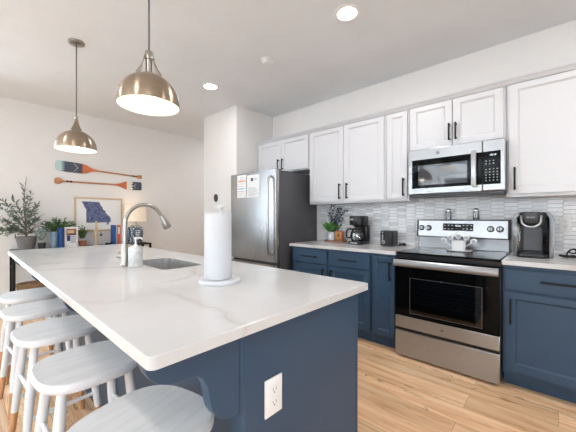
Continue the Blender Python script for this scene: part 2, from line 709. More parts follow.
# ------------------------------------------------------------------ the room
YB = 3.2433
STX0, STX1, STY = -4.10, -3.281, 2.538
struct(B('floor').box(XL - 0.12, XR + 0.12, YF - 0.12, 5.3, -0.1, 0), 'floor', flat=True)
struct(B('ceiling').box(XL - 0.12, XR + 0.12, YF - 0.12, 5.3, CEIL, CEIL + 0.1), 'ceiling', flat=True)
mb = B('wall')
mb.box(XL - 0.12, XL, YF - 0.12, LWY0, 0, CEIL)
mb.box(XL - 0.12, XL, LWY1, 5.3, 0, CEIL)
mb.box(XL - 0.12, XL, LWY0, LWY1, 2.6, CEIL)
struct(mb, 'wall_left', flat=True)
mb = B('trim')
for a, b_, c, d in ((LWY0, LWY0 + 0.06, 0, 2.6), (LWY1 - 0.05, LWY1, 0, 2.6), (LWY0 + 0.06, LWY1 - 0.05, 2.54, 2.6), (LWY0 + 0.06, LWY1 - 0.05, 0, 0.08), ((LWY0 + LWY1) / 2 - 0.04, (LWY0 + LWY1) / 2 + 0.04, 0.08, 2.54)):
    mb.box(XL - 0.08, XL + 0.01, a, b_, c, d, 0.003)
mb.use('pane').box(XL - 0.05, XL - 0.044, LWY0 + 0.05, LWY1 - 0.04, 0.06, 2.56)
struct(mb, 'door_1')
struct(B('wall').box(STX1 - 0.02, XR, YB, YB + 0.12, 0, CEIL), 'wall_back', flat=True)
struct(B('wall').box(STX0, STX1, STY, 5.2, 0, CEIL), 'wall_fridge', flat=True)
struct(B('wall').box(XL, STX0, 5.2, 5.3, 0, CEIL), 'wall_hall', flat=True)
struct(B('wall').box(XR, XR + 0.12, YF - 0.12, YB + 0.12, 0, CEIL), 'wall_right', flat=True)
mb = B('wall')
zs0, zs1 = 0.65, 2.45
xs = [XL] + [v for wx, ww in WIN for v in (wx - ww / 2, wx + ww / 2)] + [XR]
for i in range(0, len(xs), 2):
    mb.box(xs[i], xs[i + 1], YF - 0.12, YF, 0, CEIL)
for wx, ww in WIN:
    mb.box(wx - ww / 2, wx + ww / 2, YF - 0.12, YF, 0, zs0)
    mb.box(wx - ww / 2, wx + ww / 2, YF - 0.12, YF, zs1, CEIL)
struct(mb, 'wall_front', flat=True)
for i, (wx, ww) in enumerate(WIN):
    m_ = B('trim')
    x0, x1 = wx - ww / 2, wx + ww / 2
    for a, b_, c, d in ((x0 - 0.07, x0 + 0.03, zs0 - 0.07, zs1 + 0.07), (x1 - 0.03, x1 + 0.07, zs0 - 0.07, zs1 + 0.07), (x0 + 0.03, x1 - 0.03, zs0 - 0.07, zs0 + 0.03), (x0 + 0.03, x1 - 0.03, zs1 - 0.03, zs1 + 0.07), (x0 + 0.03, x1 - 0.03, 1.53, 1.57)):
        m_.box(a, b_, YF, YF + 0.06, c, d, 0.003)
    m_.use('pane').box(x0 + 0.01, x1 - 0.01, YF - 0.05, YF - 0.045, zs0, zs1)
    struct(m_, 'window_%d' % (i + 1))
struct(B('trim').box(XL, XL + 0.014, LWY1 + 0.01, 5.2, 0, 0.1, 0.003), 'baseboard_left')
mb = B('trim')
mb.box(STX0 - 0.014, STX1, STY - 0.014, STY, 0, 0.1, 0.003)
struct(mb, 'baseboard_fridge')

# backsplash of interlocking picket tiles
TX0, TX1, TZ0, TZ1 = -2.36, 1.3, 0.914, 1.44
mb = B('grout')
mb.box(TX0, TX1, YB - 0.004, YB + 0.001, TZ0, TZ1)
mb.use('tile')
Lt, Ht, tip, gap = 0.112, 0.034, 0.016, 0.0013
pitch = Lt - tip
tb = bmesh.new()
ci = 0
x = TX0 - 0.02
while x < TX1:
    z = TZ0 - Ht * (0.5 if ci % 2 else 1.0) + 0.01
    while z < TZ1:
        g = gap
        pts = [(x + g, z + Ht / 2), (x + tip, z + g), (x + Lt - tip, z + g), (x + Lt - g, z + Ht / 2), (x + Lt - tip, z + Ht - g), (x + tip, z + Ht - g)]
        pts = [(min(max(px, TX0), TX1), min(max(pz, TZ0), TZ1)) for px, pz in pts]
        ins = 0.0022
        cx = sum(p[0] for p in pts) / 6
        cz = sum(p[1] for p in pts) / 6
        if max(p[1] for p in pts) - min(p[1] for p in pts) > 0.008 and max(p[0] for p in pts) - min(p[0] for p in pts) > 0.02:
            yb_, yf_ = YB - 0.0035, YB - 0.0085
            tilt = random.uniform(-0.0009, 0.0009)
            v0 = [tb.verts.new((px, yb_, pz)) for px, pz in pts]
            v1 = [tb.verts.new((px + (cx - px) * 0.035, yf_ + tilt * (1 if px < cx else -1), pz + (cz - pz) * 0.1)) for px, pz in pts]
            tb.faces.new(v1)
            for i in range(6):
                j = (i + 1) % 6
                tb.faces.new((v0[i], v0[j], v1[j], v1[i]))
        z += Ht
    x += pitch
    ci += 1
bmesh.ops.recalc_face_normals(tb, faces=tb.faces[:])
mb._add(tb)
bs = struct(mb, 'wall_backsplash', flat=True)

# ------------------------------------------------------------------ cabinets
def bar_pull(mb, p0, p1, out=0.032, r=0.0062):
    """square black bar pull on a face looking to -y"""
    p0, p1 = Vector(p0), Vector(p1)
    d = (p1 - p0).normalized()
    lo = Vector((min(p0.x, p1.x), p0.y, min(p0.z, p1.z)))
    hi = Vector((max(p0.x, p1.x), p0.y, max(p0.z, p1.z)))
    mb.box(lo.x - r, hi.x + r, p0.y - out - r, p0.y - out + r, lo.z - r, hi.z + r, 0.0012)
    for p in (p0 + d * 0.008, p1 - d * 0.008):
        mb.box(p.x - r, p.x + r, p.y - out, p.y, p.z - r, p.z + r, 0.001)
    return mb


def shaker(x0, x1, z0, z1, y, key, frame=0.058, th=0.02):
    mb = B(key)
    f = frame
    b = 0.0015
    mb.box(x0, x0 + f, y, y + th, z0, z1, b)
    mb.box(x1 - f, x1, y, y + th, z0, z1, b)
    mb.box(x0 + f, x1 - f, y, y + th, z0, z0 + f, b)
    ft = min(f, 0.046)
    mb.box(x0 + f, x1 - f, y, y + th, z1 - ft, z1, b)
    # sloped bead and recessed panel
    t = bmesh.new()
    o = [(x0 + f, z0 + f), (x1 - f, z0 + f), (x1 - f, z1 - ft), (x0 + f, z1 - ft)]
    e = 0.011
    i_ = [(x0 + f + e, z0 + f + e), (x1 - f - e, z0 + f + e), (x1 - f - e, z1 - ft - e), (x0 + f + e, z1 - ft - e)]
    vo = [t.verts.new((a, y + 0.004, b_)) for a, b_ in o]
    vi = [t.verts.new((a, y + 0.0145, b_)) for a, b_ in i_]
    vb = [t.verts.new((a, y + th, b_)) for a, b_ in o]
    for k in range(4):
        j = (k + 1) % 4
        t.faces.new((vo[k], vo[j], vi[j], vi[k]))
        t.faces.new((vb[k], vb[j], vo[j], vo[k]))
    t.faces.new(vi)
    t.faces.new(vb[::-1])
    bmesh.ops.recalc_face_normals(t, faces=t.faces[:])
    mb._add(t)
    return mb


def slab(x0, x1, z0, z1, y, key, th=0.02):
    """five-piece-look flat drawer front"""
    return B(key).box(x0, x1, y, y + th, z0, z1, 0.003)


def cabinet(name, label, key, x0, x1, z0, z1, yd, yb, doors=(), drawers=(), group=None, kick=False, lip=0.0):
    t = thing(name, label, 'cabinet', ((x0 + x1) / 2, yb, z0), group)
    b0 = z0 + (0.105 if kick else 0)
    body = B(key).box(x0 + 0.0006, x1 - 0.0006, yd + 0.021, yb, b0, z1, 0.001)
    body.build('body', t)
    if kick:
        B(key).box(x0 + 0.0006, x1 - 0.0006, yd + 0.085, yb, z0, b0 - 0.0005, 0.001).build('toe_kick', t)
    for (a, b_, c, d, h) in doors:
        dr = shaker(a, b_, c, d, yd, key, 0.058 if b_ - a > 0.24 else 0.048).build('door', t)
        bar_pull(B('black'), (h[0], yd, h[1]), (h[0], yd, h[2])).build('handle', dr)
    for (a, b_, c, d, h) in drawers:
        dr = slab(a, b_, c, d, yd, key).build('drawer', t)
        bar_pull(B('black'), (h[0], yd, h[2]), (h[1], yd, h[2])).build('handle', dr)
    return t


UY, UB, UT = 2.918, YB - 0.001, 2.284
G = 0.0022
gu = 'white wall cabinets'
cabinet('wall_cabinet', 'short white two door wall cabinet above the refrigerator', 'cab_white', -3.278, -2.314, 1.83, UT, UY, UB,
        [(-3.262, -2.797, 1.845, 2.266, (-2.835, 1.872, 2.005)), (-2.791, -2.328, 1.845, 2.266, (-2.753, 1.872, 2.005))], group=gu)
cabinet('wall_cabinet', 'tall white two door wall cabinet above the drip coffee maker', 'cab_white', -2.312, -1.313, 1.381, UT, UY, UB,
        [(-2.297, -1.815, 1.405, 2.266, (-1.853, 1.435, 1.60)), (-1.809, -1.330, 1.405, 2.266, (-1.757, 1.435, 1.60))], group=gu)
cabinet('wall_cabinet', 'narrow white single door wall cabinet left of the microwave', 'cab_white', -1.311, -1.078, 1.381, UT, UY, UB,
        [(-1.296, -1.092, 1.405, 2.266, (-1.122, 1.435, 1.60))], group=gu)
cabinet('wall_cabinet', 'short white two door wall cabinet above the microwave', 'cab_white', -1.076, -0.312, 1.845, UT, UY, UB,
        [(-1.062, -0.697, 1.860, 2.266, (-0.716, 1.908, 2.046)), (-0.691, -0.326, 1.860, 2.266, (-0.664, 1.908, 2.046))], group=gu)
cabinet('wall_cabinet', 'large white single door wall cabinet right of the microwave', 'cab_white', -0.310, 0.310, 1.381, UT, UY, UB,
        [(-0.292, 0.295, 1.405, 2.266, (-0.252, 1.44, 1.605))], group=gu)
# crown moulding along the top of the wall cabinets
prof = [(UY + 0.0195, 2.274), (UY + 0.004, 2.274), (UY - 0.002, 2.282), (UY - 0.010, 2.288), (UY - 0.018, 2.298), (UY - 0.030, 2.302), (UY - 0.030, 2.313), (UY + 0.06, 2.313), (UY + 0.06, 2.2845), (UY + 0.0195, 2.2845)]
struct(B('cab_white').prism(prof, -3.279, 0.315, 'yz'), 'trim_1', angle=20)

BY = 2.618
gb = 'navy base cabinets'
cabinet('base_cabinet', 'navy base cabinet with two drawers over two doors beside the refrigerator', 'navy', -2.335, -1.322, 0, 0.8805, BY, YB - 0.001,
        [(-2.297, -1.832, 0.125, 0.695, (-1.872, 0.52, 0.66)), (-1.804, -1.334, 0.125, 0.695, (-1.764, 0.52, 0.66))],
        [(-2.297, -1.832, 0.712, 0.853, (-2.16, -1.965, 0.785)), (-1.804, -1.334, 0.712, 0.853, (-1.665, -1.470, 0.785))], gb, True)
cabinet('base_cabinet', 'narrow navy base cabinet with one full height door left of the range', 'navy', -1.320, -1.076, 0, 0.8805, BY, YB - 0.001,
        [(-1.308, -1.090, 0.125, 0.853, (-1.128, 0.65, 0.805))], (), gb, True)
cabinet('base_cabinet', 'navy base cabinet with a wide drawer and door right of the range', 'navy', -0.300, 0.312, 0, 0.8805, BY, YB - 0.001,
        [(-0.284, 0.298, 0.125, 0.690, (-0.250, 0.475, 0.64))],
        [(-0.284, 0.298, 0.708, 0.853, (-0.085, 0.10, 0.785))], gb, True)
single(B('quartz').prism(rrect(-2.352, -1.0735, 2.5985, YB - 0.009, 0.006, 3), 0.882, 0.914, 'xy', 0.002), 'countertop', 'white quartz worktop holding the coffee maker and toaster, left of the range', 'countertop', loc=(-1.7, 2.9, 0.882), flat=True)
single(B('quartz').prism(rrect(-0.3025, 0.32, 2.5985, YB - 0.009, 0.006, 3), 0.882, 0.914, 'xy', 0.002), 'countertop', 'white quartz worktop under the pod coffee machine, right of the range', 'countertop', loc=(0.0, 2.9, 0.882), flat=True)

# ------------------------------------------------------------------ island
IX0, IX1, IY0, IY1, IT = -3.724, -0.655, 0.2706, 1.2753, 0.914
isl = thing('kitchen_island', 'navy panelled kitchen island base with scrolled corbels', 'island', (-2.2, 0.9, 0))
PX = -0.70
mb = B('navy')
mb.box(-3.66, PX - 0.02, 0.575, 0.593, 0, 0.8805, 0.001)          # knee wall
mb.box(-3.66, -3.642, 0.593, 1.228, 0, 0.8805, 0.001)
mb.box(-3.642, PX - 0.02, 1.21, 1.228, 0.1, 0.8805, 0.001)
mb.box(-3.642, PX - 0.02, 0.593, 1.16, 0.1, 0.118, 0.001)
mb.box(-3.642, PX - 0.02, 1.15, 1.165, 0, 0.1, 0.001)
mb.build('body', isl)
mb = B('navy')
mb.box(PX - 0.02, PX, 0.574, 1.236, 0, 0.8805, 0.001)
mb.build('end_panel', isl)
mb = B('navy')
mb.box(PX - 0.022, PX + 0.002, 1.237, 1.252, 0, 0.8805, 0.002)
mb.build('corner_strip', isl)
cp = [(0.279, 0.8805), (0.280, 0.868), (0.284, 0.855), (0.294, 0.839), (0.309, 0.825), (0.328, 0.815), (0.350, 0.809), (0.372, 0.8075), (0.394, 0.8065), (0.414, 0.801), (0.431, 0.787), (0.444, 0.763), (0.450, 0.738), (0.453, 0.715), (0.459, 0.691), (0.472, 0.668), (0.490, 0.651), (0.512, 0.641), (0.532, 0.638), (0.546, 0.643), (0.553, 0.652), (0.553, 0.8805)]
CW = 0.040
for cx in (PX - CW, -1.55, -2.42, -3.30):
    c = B('navy').prism(cp, cx, cx + CW, 'yz', 0.0025).build('corbel', isl)
    B('navy').box(cx - 0.012, cx + CW + 0.003, 0.5535, 0.5745, 0.626, 0.8805, 0.004).build('backplate', c)

SX0, SX1, SY0, SY1 = -2.215, -1.692, 0.785, 1.06
outer = rrect(IX0, IX1, IY0, IY1, 0.020, 6)
outer = [(IX1 - 0.008 + 0.008 * math.cos(PI / 2 * i / 6), IY1 - 0.008 + 0.008 * math.sin(PI / 2 * i / 6)) for i in range(7)] + outer[7:]
hole = rrect(SX0, SX1, SY0, SY1, 0.035, 5)
single(B('quartz').prism(outer, 0.882, IT, 'xy', 0.003, holes=[hole]), 'island_countertop', 'long white veined quartz worktop of the island with a sink cutout', 'countertop', loc=(-2.2, 0.77, 0.882), flat=True)

# undermount sink
sk = thing('sink', 'undermount stainless steel sink set in the island worktop', 'sink', (-1.95, 0.92, 0.68))
def loop_mesh(loops, cap_last=True):
    t = bmesh.new()
    rings = [[t.verts.new(p) for p in lp] for lp in loops]
    for a, b in zip(rings, rings[1:]):
        n = len(a)
        for i in range(n):
            j = (i + 1) % n
            t.faces.new((a[i], a[j], b[j], b[i]))
    if cap_last:
        t.faces.new(rings[-1])
    bmesh.ops.recalc_face_normals(t, faces=t.faces[:])
    return t
def rz(off, r, z):
    return [(a, b, z) for a, b in rrect(SX0 - off, SX1 + off, SY0 - off, SY1 + off, r, 5)]
mb = B('steel_sink')
mb._add(loop_mesh([rz(-0.008, 0.03, 0.70), rz(0.004, 0.036, 0.69), rz(0.004, 0.036, 0.877), rz(0.024, 0.05, 0.877), rz(0.024, 0.05, 0.8815), rz(0.0010, 0.034, 0.8815), rz(-0.0004, 0.034, 0.8825), rz(-0.0004, 0.034, 0.911), rz(-0.0022, 0.034, 0.911), rz(-0.0026, 0.034, 0.86), rz(-0.004, 0.036, 0.72), rz(-0.022, 0.03, 0.70)]))
mb.build('basin', sk)
B('chrome').lathe((-1.95, 0.92, 0.7006), [(0.0, 0.001), (0.03, 0.001), (0.036, 0.004), (0.045, 0.004), (0.047, 0.0)], 24).build('drain', sk)

# faucet
FX, FY = -2.02, 0.685
fa = thing('faucet', 'brushed nickel pull down gooseneck faucet beside the sink', 'faucet', (FX, FY, IT))
B('nickel').lathe((FX, FY, IT), [(0.026, 0), (0.027, 0.004), (0.0235, 0.010), (0.0205, 0.02), (0.0185, 0.12), (0.0175, 0.125), (0.0145, 0.135), (0.0, 0.135)], 24).build('base', fa)
pts = [(FX, FY, IT + 0.12), (FX, FY, IT + 0.20), (FX, FY + 0.002, IT + 0.265)]
R_, cz = 0.122, IT + 0.262
for i in range(1, 15):
    a = PI - i / 14 * 2.72
    pts.append((FX, FY + R_ + R_ * math.cos(a), cz + R_ * 1.05 * math.sin(a)))
B('nickel').tube(pts, 0.0128, 14, smooth=2).build('neck', fa)
e = Vector(pts[-1])
d = (Vector(pts[-1]) - Vector(pts[-2])).normalized()
q = B('nickel').lathe(e - d * 0.005, [(0.0145, 0), (0.018, 0.004), (0.019, 0.02), (0.027, 0.06), (0.029, 0.088), (0.025, 0.098), (0.0, 0.098)], 20, d)
sh = q.build('spray_head', fa)
B('black_plastic').lathe(e + d * 0.0925, [(0.018, 0), (0.018, 0.002), (0, 0.002)], 18, d).build('nozzle', sh)
mb = B('nickel')
mb.cyl((FX, FY, IT + 0.062), (FX - 0.046, FY - 0.025, IT + 0.062), 0.016, 0.014)
mb.tube([(FX - 0.030, FY - 0.0165, IT + 0.062), (FX - 0.042, FY - 0.023, IT + 0.075), (FX - 0.05, FY - 0.027, IT + 0.10)], 0.006, 8, radii=[0.009, 0.007, 0.005], smooth=1)
mb.build('handle', fa)

# soap dispenser
DX, DY = -2.005, 0.768
DX, DY = -1.945, 0.722
so = thing('soap_dispenser', 'white marble soap dispenser with pump next to the faucet', 'soap dispenser', (DX, DY, IT))
B('marble').lathe((DX, DY, IT), [(0.039, 0), (0.041, 0.004), (0.041, 0.112), (0.038, 0.120), (0.031, 0.123), (0.0, 0.123)], 32).build('bottle', so)
mb = B('white_plastic')
mb.lathe((DX, DY, IT + 0.123), [(0.013, 0), (0.013, 0.012), (0.006, 0.016), (0.005, 0.05), (0.0, 0.05)], 18)
mb.lathe((DX, DY, IT + 0.170), [(0.009, 0), (0.010, 0.004), (0.009, 0.012), (0, 0.013)], 18)
mb.tube([(DX, DY, IT + 0.177), (DX + 0.008, DY + 0.025, IT + 0.178), (DX + 0.012, DY + 0.038, IT + 0.168)], 0.0045, 8)
mb.build('pump', so)

# paper towels
TX, TY = -1.187, 0.820
th_ = thing('paper_towel_holder', 'white upright paper towel holder with round base and knob', 'paper towel holder', (TX, TY, IT))
B('white_pot').lathe((TX, TY, IT), [(0.096, 0), (0.098, 0.002), (0.098, 0.012), (0.094, 0.017), (0.02, 0.018), (0.0, 0.018)], 40).build('base', th_)
B('white_pot').cyl((TX, TY, IT + 0.018), (TX, TY, IT + 0.340), 0.009).build('rod', th_)
B('marble').lathe((TX, TY, IT + 0.338), [(0.010, 0), (0.013, 0.004), (0.014, 0.010), (0.022, 0.014), (0.0225, 0.021), (0.018, 0.025), (0.0, 0.026)], 22).build('knob', th_)
mb = B('paper')
RX_, RY_ = TX - 0.0066, TY - 0.006
mb.lathe((RX_, RY_, IT + 0.020), [(0.019, 0.0), (0.061, 0.0), (0.0628, 0.002), (0.0628, 0.304), (0.061, 0.306), (0.019, 0.306), (0.019, 0.0)], 48, cap=False)
mb.box(RX_ - 0.0638, RX_ - 0.0612, RY_ - 0.03, RY_ + 0.01, IT + 0.021, IT + 0.325, 0.0005)
single(mb, 'paper_towel_roll', 'white paper towel roll standing on its holder', 'paper towels', loc=(TX, TY, IT + 0.02))

# outlet plates
def outlet(name, label, c, ax, w, h, group=None):
    """ax 'x': plate faces +x, ax 'y': plate faces -y"""
    t = thing(name, label, 'outlet', c)
    if ax == 'x':
        rot = Matrix.Rotation(PI / 2, 4, 'Z')
    else:
        rot = Matrix.Identity(4)
    X = Matrix.Translation(c) @ rot
    def bx(mb, x0, x1, y0, y1, z0, z1, b=0.0):
        mb.box(x0, x1, y0, y1, z0, z1, b, 2, X)
        return mb
    bx(B('white_plastic'), -w / 2, w / 2, -0.006, 0, -h / 2, h / 2, 0.002).build('plate', t)
    for s in (-1, 1):
        zc = s * h * 0.17
        r = bx(B('white_plastic'), -w * 0.24, w * 0.24, -0.0085, -0.006, zc - h * 0.12, zc + h * 0.12, 0.0012).build('receptacle', t)
        mb = B('slot')
        bx(mb, -w * 0.10, -w * 0.07, -0.0088, -0.008, zc - h * 0.005, zc + h * 0.06)
        bx(mb, w * 0.07, w * 0.10, -0.0088, -0.008, zc - h * 0.005, zc + h * 0.06)
        bx(mb, -w * 0.035, w * 0.035, -0.0088, -0.008, zc - h * 0.075, zc - h * 0.04)
        mb.build('slots', r)
    return t


outlet('electrical_outlet', 'white duplex outlet on the navy end panel of the island', (PX + 0.0005, 0.691, 0.631), 'x', 0.078, 0.122)
outlet('electrical_outlet', 'white duplex outlet on the tiled backsplash behind the pod coffee machine', (0.040, YB - 0.0085, 1.165), 'y', 0.072, 0.118)

# ------------------------------------------------------------------ bar stools
def superell(a, b, n, k=48):
    pts = []
    for i in range(k):
        t = 2 * PI * i / k
        c, s = math.cos(t), math.sin(t)
        pts.append((a * math.copysign(abs(c) ** (2 / n), c), b * math.copysign(abs(s) ** (2 / n), s)))
    return pts


def make_stool():
    t = thing('bar_stool', '', 'bar stool', (0, 0, 0), 'white bar stools along the island')
    so_ = superell(0.188, 0.187, 2.8)
    loops = []
    for sc, z in ((0.90, 0.572), (0.965, 0.574), (0.995, 0.581), (1.0, 0.590), (1.0, 0.600), (0.99, 0.607), (0.965, 0.6105)):
        loops.append([(x * sc, y * sc, z) for x, y in so_])
    mb = B('stool_white')
    tm = loop_mesh(loops[:], False)
    mb._add(tm)
    t2 = bmesh.new()
    t2.faces.new([t2.verts.new(p) for p in reversed(loops[0])])
    mb._add(t2)
    mb.use('seat')
    # gently dished top
    rings = [[(x * s, y * s, 0.6105 - 0.006 * (1 - s) ** 0.5 * (1 if s < 0.93 else 0.3)) for x, y in so_] for s in (0.965, 0.9, 0.75, 0.5, 0.25, 0.02)]
    mb._add(loop_mesh(rings))
    bmesh.ops.remove_doubles(mb.bm, verts=mb.bm.verts[:], dist=0.0004)
    bmesh.ops.recalc_face_normals(mb.bm, faces=mb.bm.faces[:])
    mb.build('seat', t)
    def pos(sx, sy, z):
        k = z / 0.575
        return Vector((sx * (0.162 - 0.052 * k), sy * (0.168 - 0.052 * k), z))
    for sx in (-1, 1):
        for sy in (-1, 1):
            p0, p1 = pos(sx, sy, 0.15), pos(sx, sy, 0.575)
            leg = B('stool_white').tube([p0 + (p1 - p0) * u for u in (0, 0.2, 0.45, 0.75, 1.0)], 0.02, 14, radii=[0.0165, 0.0185, 0.0205, 0.019, 0.0165]).build('leg', t)
            f0 = pos(sx, sy, 0.0)
            B('tip_wood').tube([f0, f0 + (p0 - f0) * 0.5, p0], 0.015, 14, radii=[0.0135, 0.0155, 0.0165]).build('foot_tip', leg)
    for sy in (-1, 1):
        for z in (0.355,):
            B('stool_white').tube([pos(-1, sy, z), (pos(-1, sy, z) + pos(1, sy, z)) / 2, pos(1, sy, z)], 0.01, 10, radii=[0.008, 0.0115, 0.008]).build('rung', t)
    for sx in (-1, 1):
        z = 0.225
        B('stool_white').tube([pos(sx, -1, z), (pos(sx, -1, z) + pos(sx, 1, z)) / 2, pos(sx, 1, z)], 0.01, 10, radii=[0.008, 0.0115, 0.008]).build('rung', t)
    return t


stool = make_stool()
spots = [(-0.915, 0.360, 0.22, 'white wooden bar stool nearest the camera, seat tucked below the near corbel'),
         (-1.49, 0.362, 0.03, 'white bar stool second from the camera, its far seat edge under the worktop'),
         (-2.075, 0.352, 0.06, 'white bar stool in the middle of the row of five at the island'),
         (-2.625, 0.345, 0.08, 'white bar stool fourth from the camera, its wooden foot tips in view'),
         (-3.15, 0.368, 0.05, 'white bar stool farthest from the camera, nearest the console table')]
for i, (x, y, a, lab) in enumerate(spots):
    o = stool if i == 0 else copy_tree(stool)
    o.location = (x, y, 0)
    o.rotation_euler = (0, 0, a)
    o['label'] = lab

# ------------------------------------------------------------------ refrigerator
FX0, FX1, FYD, FZ = -3.277, -2.415, 2.436, 1.785
fr = thing('refrigerator', 'stainless refrigerator with dark grey side and bottom freezer', 'refrigerator', (-2.84, 2.85, 0))
mb = B('fridge_side')
mb.box(FX0 + 0.004, FX1 - 0.004, FYD + 0.065, 3.232, 0.03, FZ - 0.01, 0.006)
mb.build('body', fr)
B('black_plastic').box(FX0 + 0.02, FX1 - 0.02, FYD + 0.07, FYD + 0.09, 0.0, 0.075, 0.003).build('grille', fr)
def fdoor(name, z0, z1):
    mb = B('steel_v')
    out = [(FX0, FYD + 0.055), (FX0, FYD + 0.012), (FX0 + 0.006, FYD + 0.003), (FX0 + 0.018, FYD)]
    n = 12
    for i in range(n + 1):
        u = i / n
        out.append((FX0 + 0.02 + (FX1 - FX0 - 0.04) * u, FYD - 0.003 * math.sin(PI * u)))
    out += [(FX1 - 0.018, FYD), (FX1 - 0.006, FYD + 0.003), (FX1, FYD + 0.012), (FX1, FYD + 0.055)]
    mb.prism(out, z0, z1, 'xy')
    return mb.build(name, fr, angle=40)
ud = fdoor('door', 0.690, FZ)
ld = fdoor('freezer_drawer', 0.085, 0.662)
B('black_plastic').box(FX0 + 0.004, FX1 - 0.004, FYD + 0.05, FYD + 0.066, 0.08, FZ - 0.012, 0.001).build('gasket', fr)
mb = B('steel_v')
hx = -2.490
mb.tube([(hx, FYD - 0.002, 1.70), (hx, FYD - 0.035, 1.695), (hx, FYD - 0.055, 1.66), (hx, FYD - 0.062, 1.45), (hx, FYD - 0.062, 1.05), (hx, FYD - 0.055, 0.83), (hx, FYD - 0.035, 0.79), (hx, FYD - 0.002, 0.785)], 0.015, 12, smooth=2)
mb.build('handle', ud)
mb = B('steel_v')
mb.tube([(-3.15, FYD - 0.003, 0.59), (-3.145, FYD - 0.05, 0.59), (-3.05, FYD - 0.062, 0.59), (-2.63, FYD - 0.062, 0.59), (-2.54, FYD - 0.05, 0.59), (-2.535, FYD - 0.003, 0.59)], 0.014, 12, smooth=2)
mb.build('handle', ld)
B('dark_grey').box(FX1 - 0.09, FX1 - 0.02, FYD + 0.02, FYD + 0.12, FZ - 0.008, FZ + 0.008, 0.004).build('hinge_cap', fr)

def paper(name, label, x0, x1, z0, z1, marks):
    mb = B('sheet')
    y = FYD - 0.003
    mb.box(x0, x1, y - 0.0022, y - 0.0014, z0, z1)
    for key, a, b_, c, d in marks:
        mb.use(key).box(x0 + (x1 - x0) * a, x0 + (x1 - x0) * b_, y - 0.0027, y - 0.0021, z0 + (z1 - z0) * c, z0 + (z1 - z0) * d)
    single(mb, name, label, 'paper', loc=((x0 + x1) / 2, y, z0), flat=True)

lines = [('print_grey', 0.1, random.uniform(0.6, 0.95), 0.06 + 0.045 * i, 0.075 + 0.045 * i) for i in range(9)]
paper('energy_sheet', 'white printed sheet with an orange band on the refrigerator door', -3.125, -2.948, 1.475, 1.765,
      [('print_orange', 0.12, 0.9, 0.70, 0.76), ('print_blue', 0.3, 0.9, 0.80, 0.83), ('print_blue', 0.12, 0.88, 0.37, 0.42), ('print_grey', 0.12, 0.85, 0.60, 0.62), ('print_orange', 0.12, 0.8, 0.50, 0.52), ('print_grey', 0.12, 0.85, 0.26, 0.29), ('print_orange', 0.12, 0.85, 0.19, 0.205), ('print_grey', 0.12, 0.85, 0.10, 0.12), ('print_grey', 0.3, 0.8, 0.88, 0.90)])
paper('warranty_sheet', 'white printed sheet with a small dark picture on the refrigerator door', -2.928, -2.690, 1.470, 1.750,
      [('print_dark', 0.32, 0.50, 0.72, 0.86), ('print_grey', 0.55, 0.85, 0.76, 0.78), ('print_grey', 0.55, 0.8, 0.82, 0.84)] + lines)

# ------------------------------------------------------------------ range
RX0, RX1 = -1.0685, -0.3075
rg = thing('kitchen_range', 'stainless electric range with black glass oven door', 'range', (-0.688, 2.9, 0))
mb = B('dark_grey')
mb.box(RX0, RX0 + 0.02, 2.625, 3.22, 0.03, 0.900, 0.002)
mb.box(RX1 - 0.02, RX1, 2.625, 3.22, 0.03, 0.900, 0.002)
mb.box(RX0 + 0.02, RX1 - 0.02, 3.19, 3.22, 0.03, 0.900)
mb.box(RX0 + 0.02, RX1 - 0.02, 2.63, 3.19, 0.86, 0.900)
mb.box(RX0 + 0.02, RX1 - 0.02, 2.63, 3.19, 0.03, 0.28)
mb.use('cavity').box(RX0 + 0.02, RX1 - 0.02, 3.05, 3.06, 0.28, 0.86)
mb.build('body', rg)
mb = B('gloss_black')
mb.prism(rrect(RX0 - 0.0, RX1 + 0.0, 2.590, 3.145, 0.012, 4), 0.901, 0.9175, 'xy', 0.003)
ct = mb.build('cooktop', rg)
for bx_, by_, r in ((-0.88, 2.75, 0.10), (-0.88, 3.02, 0.075), (-0.50, 2.75, 0.085), (-0.50, 3.02, 0.075)):
    B('dark_grey').torus((bx_, by_, 0.9176), r, 0.0008, seg=40, rs=6).build('burner_ring', ct)
B('black_plastic').box(RX0 + 0.002, RX1 - 0.002, 2.60, 2.626, 0.868, 0.900, 0.003).build('vent_strip', rg)
# oven door: black glass frame round a window, steel strip below
WX0, WX1, WZ0, WZ1 = -0.94, -0.417, 0.40, 0.70
dy0, dy1 = 2.576, 2.612
mb = B('gloss_black')
mb.box(RX0 + 0.002, WX0, dy0, dy1, 0.365, 0.862, 0.002)
mb.box(WX1, RX1 - 0.002, dy0, dy1, 0.365, 0.862, 0.002)
mb.box(WX0, WX1, dy0, dy1, WZ1, 0.862, 0.0)
mb.box(WX0, WX1, dy0, dy1, 0.365, WZ0, 0.0)
od = mb.build('oven_door', rg)
mb = B('emblem')
for a, b_, c, d in ((WX0 - 0.002, WX1 + 0.002, WZ0 - 0.002, WZ0 + 0.001), (WX0 - 0.002, WX1 + 0.002, WZ1 - 0.001, WZ1 + 0.002), (WX0 - 0.002, WX0 + 0.001, WZ0, WZ1), (WX1 - 0.001, WX1 + 0.002, WZ0, WZ1)):
    mb.box(a, b_, dy0 - 0.0006, dy0 + 0.001, c, d)
mb.build('window_border', od)
B('oven_glass').box(WX0, WX1, dy0 + 0.002, dy0 + 0.006, WZ0, WZ1).build('window', od)
B('steel').box(RX0 + 0.002, RX1 - 0.002, dy0 - 0.001, dy1, 0.262, 0.3645, 0.004).build('lower_strip', od)
mb = B('emblem')
mb.lathe((-0.688, dy0 - 0.0008, 0.313), [(0.0, 0.0012), (0.010, 0.0012), (0.011, 0.0)], 24, (0, -1, 0))
mb.build('emblem', od)
mb = B('steel')
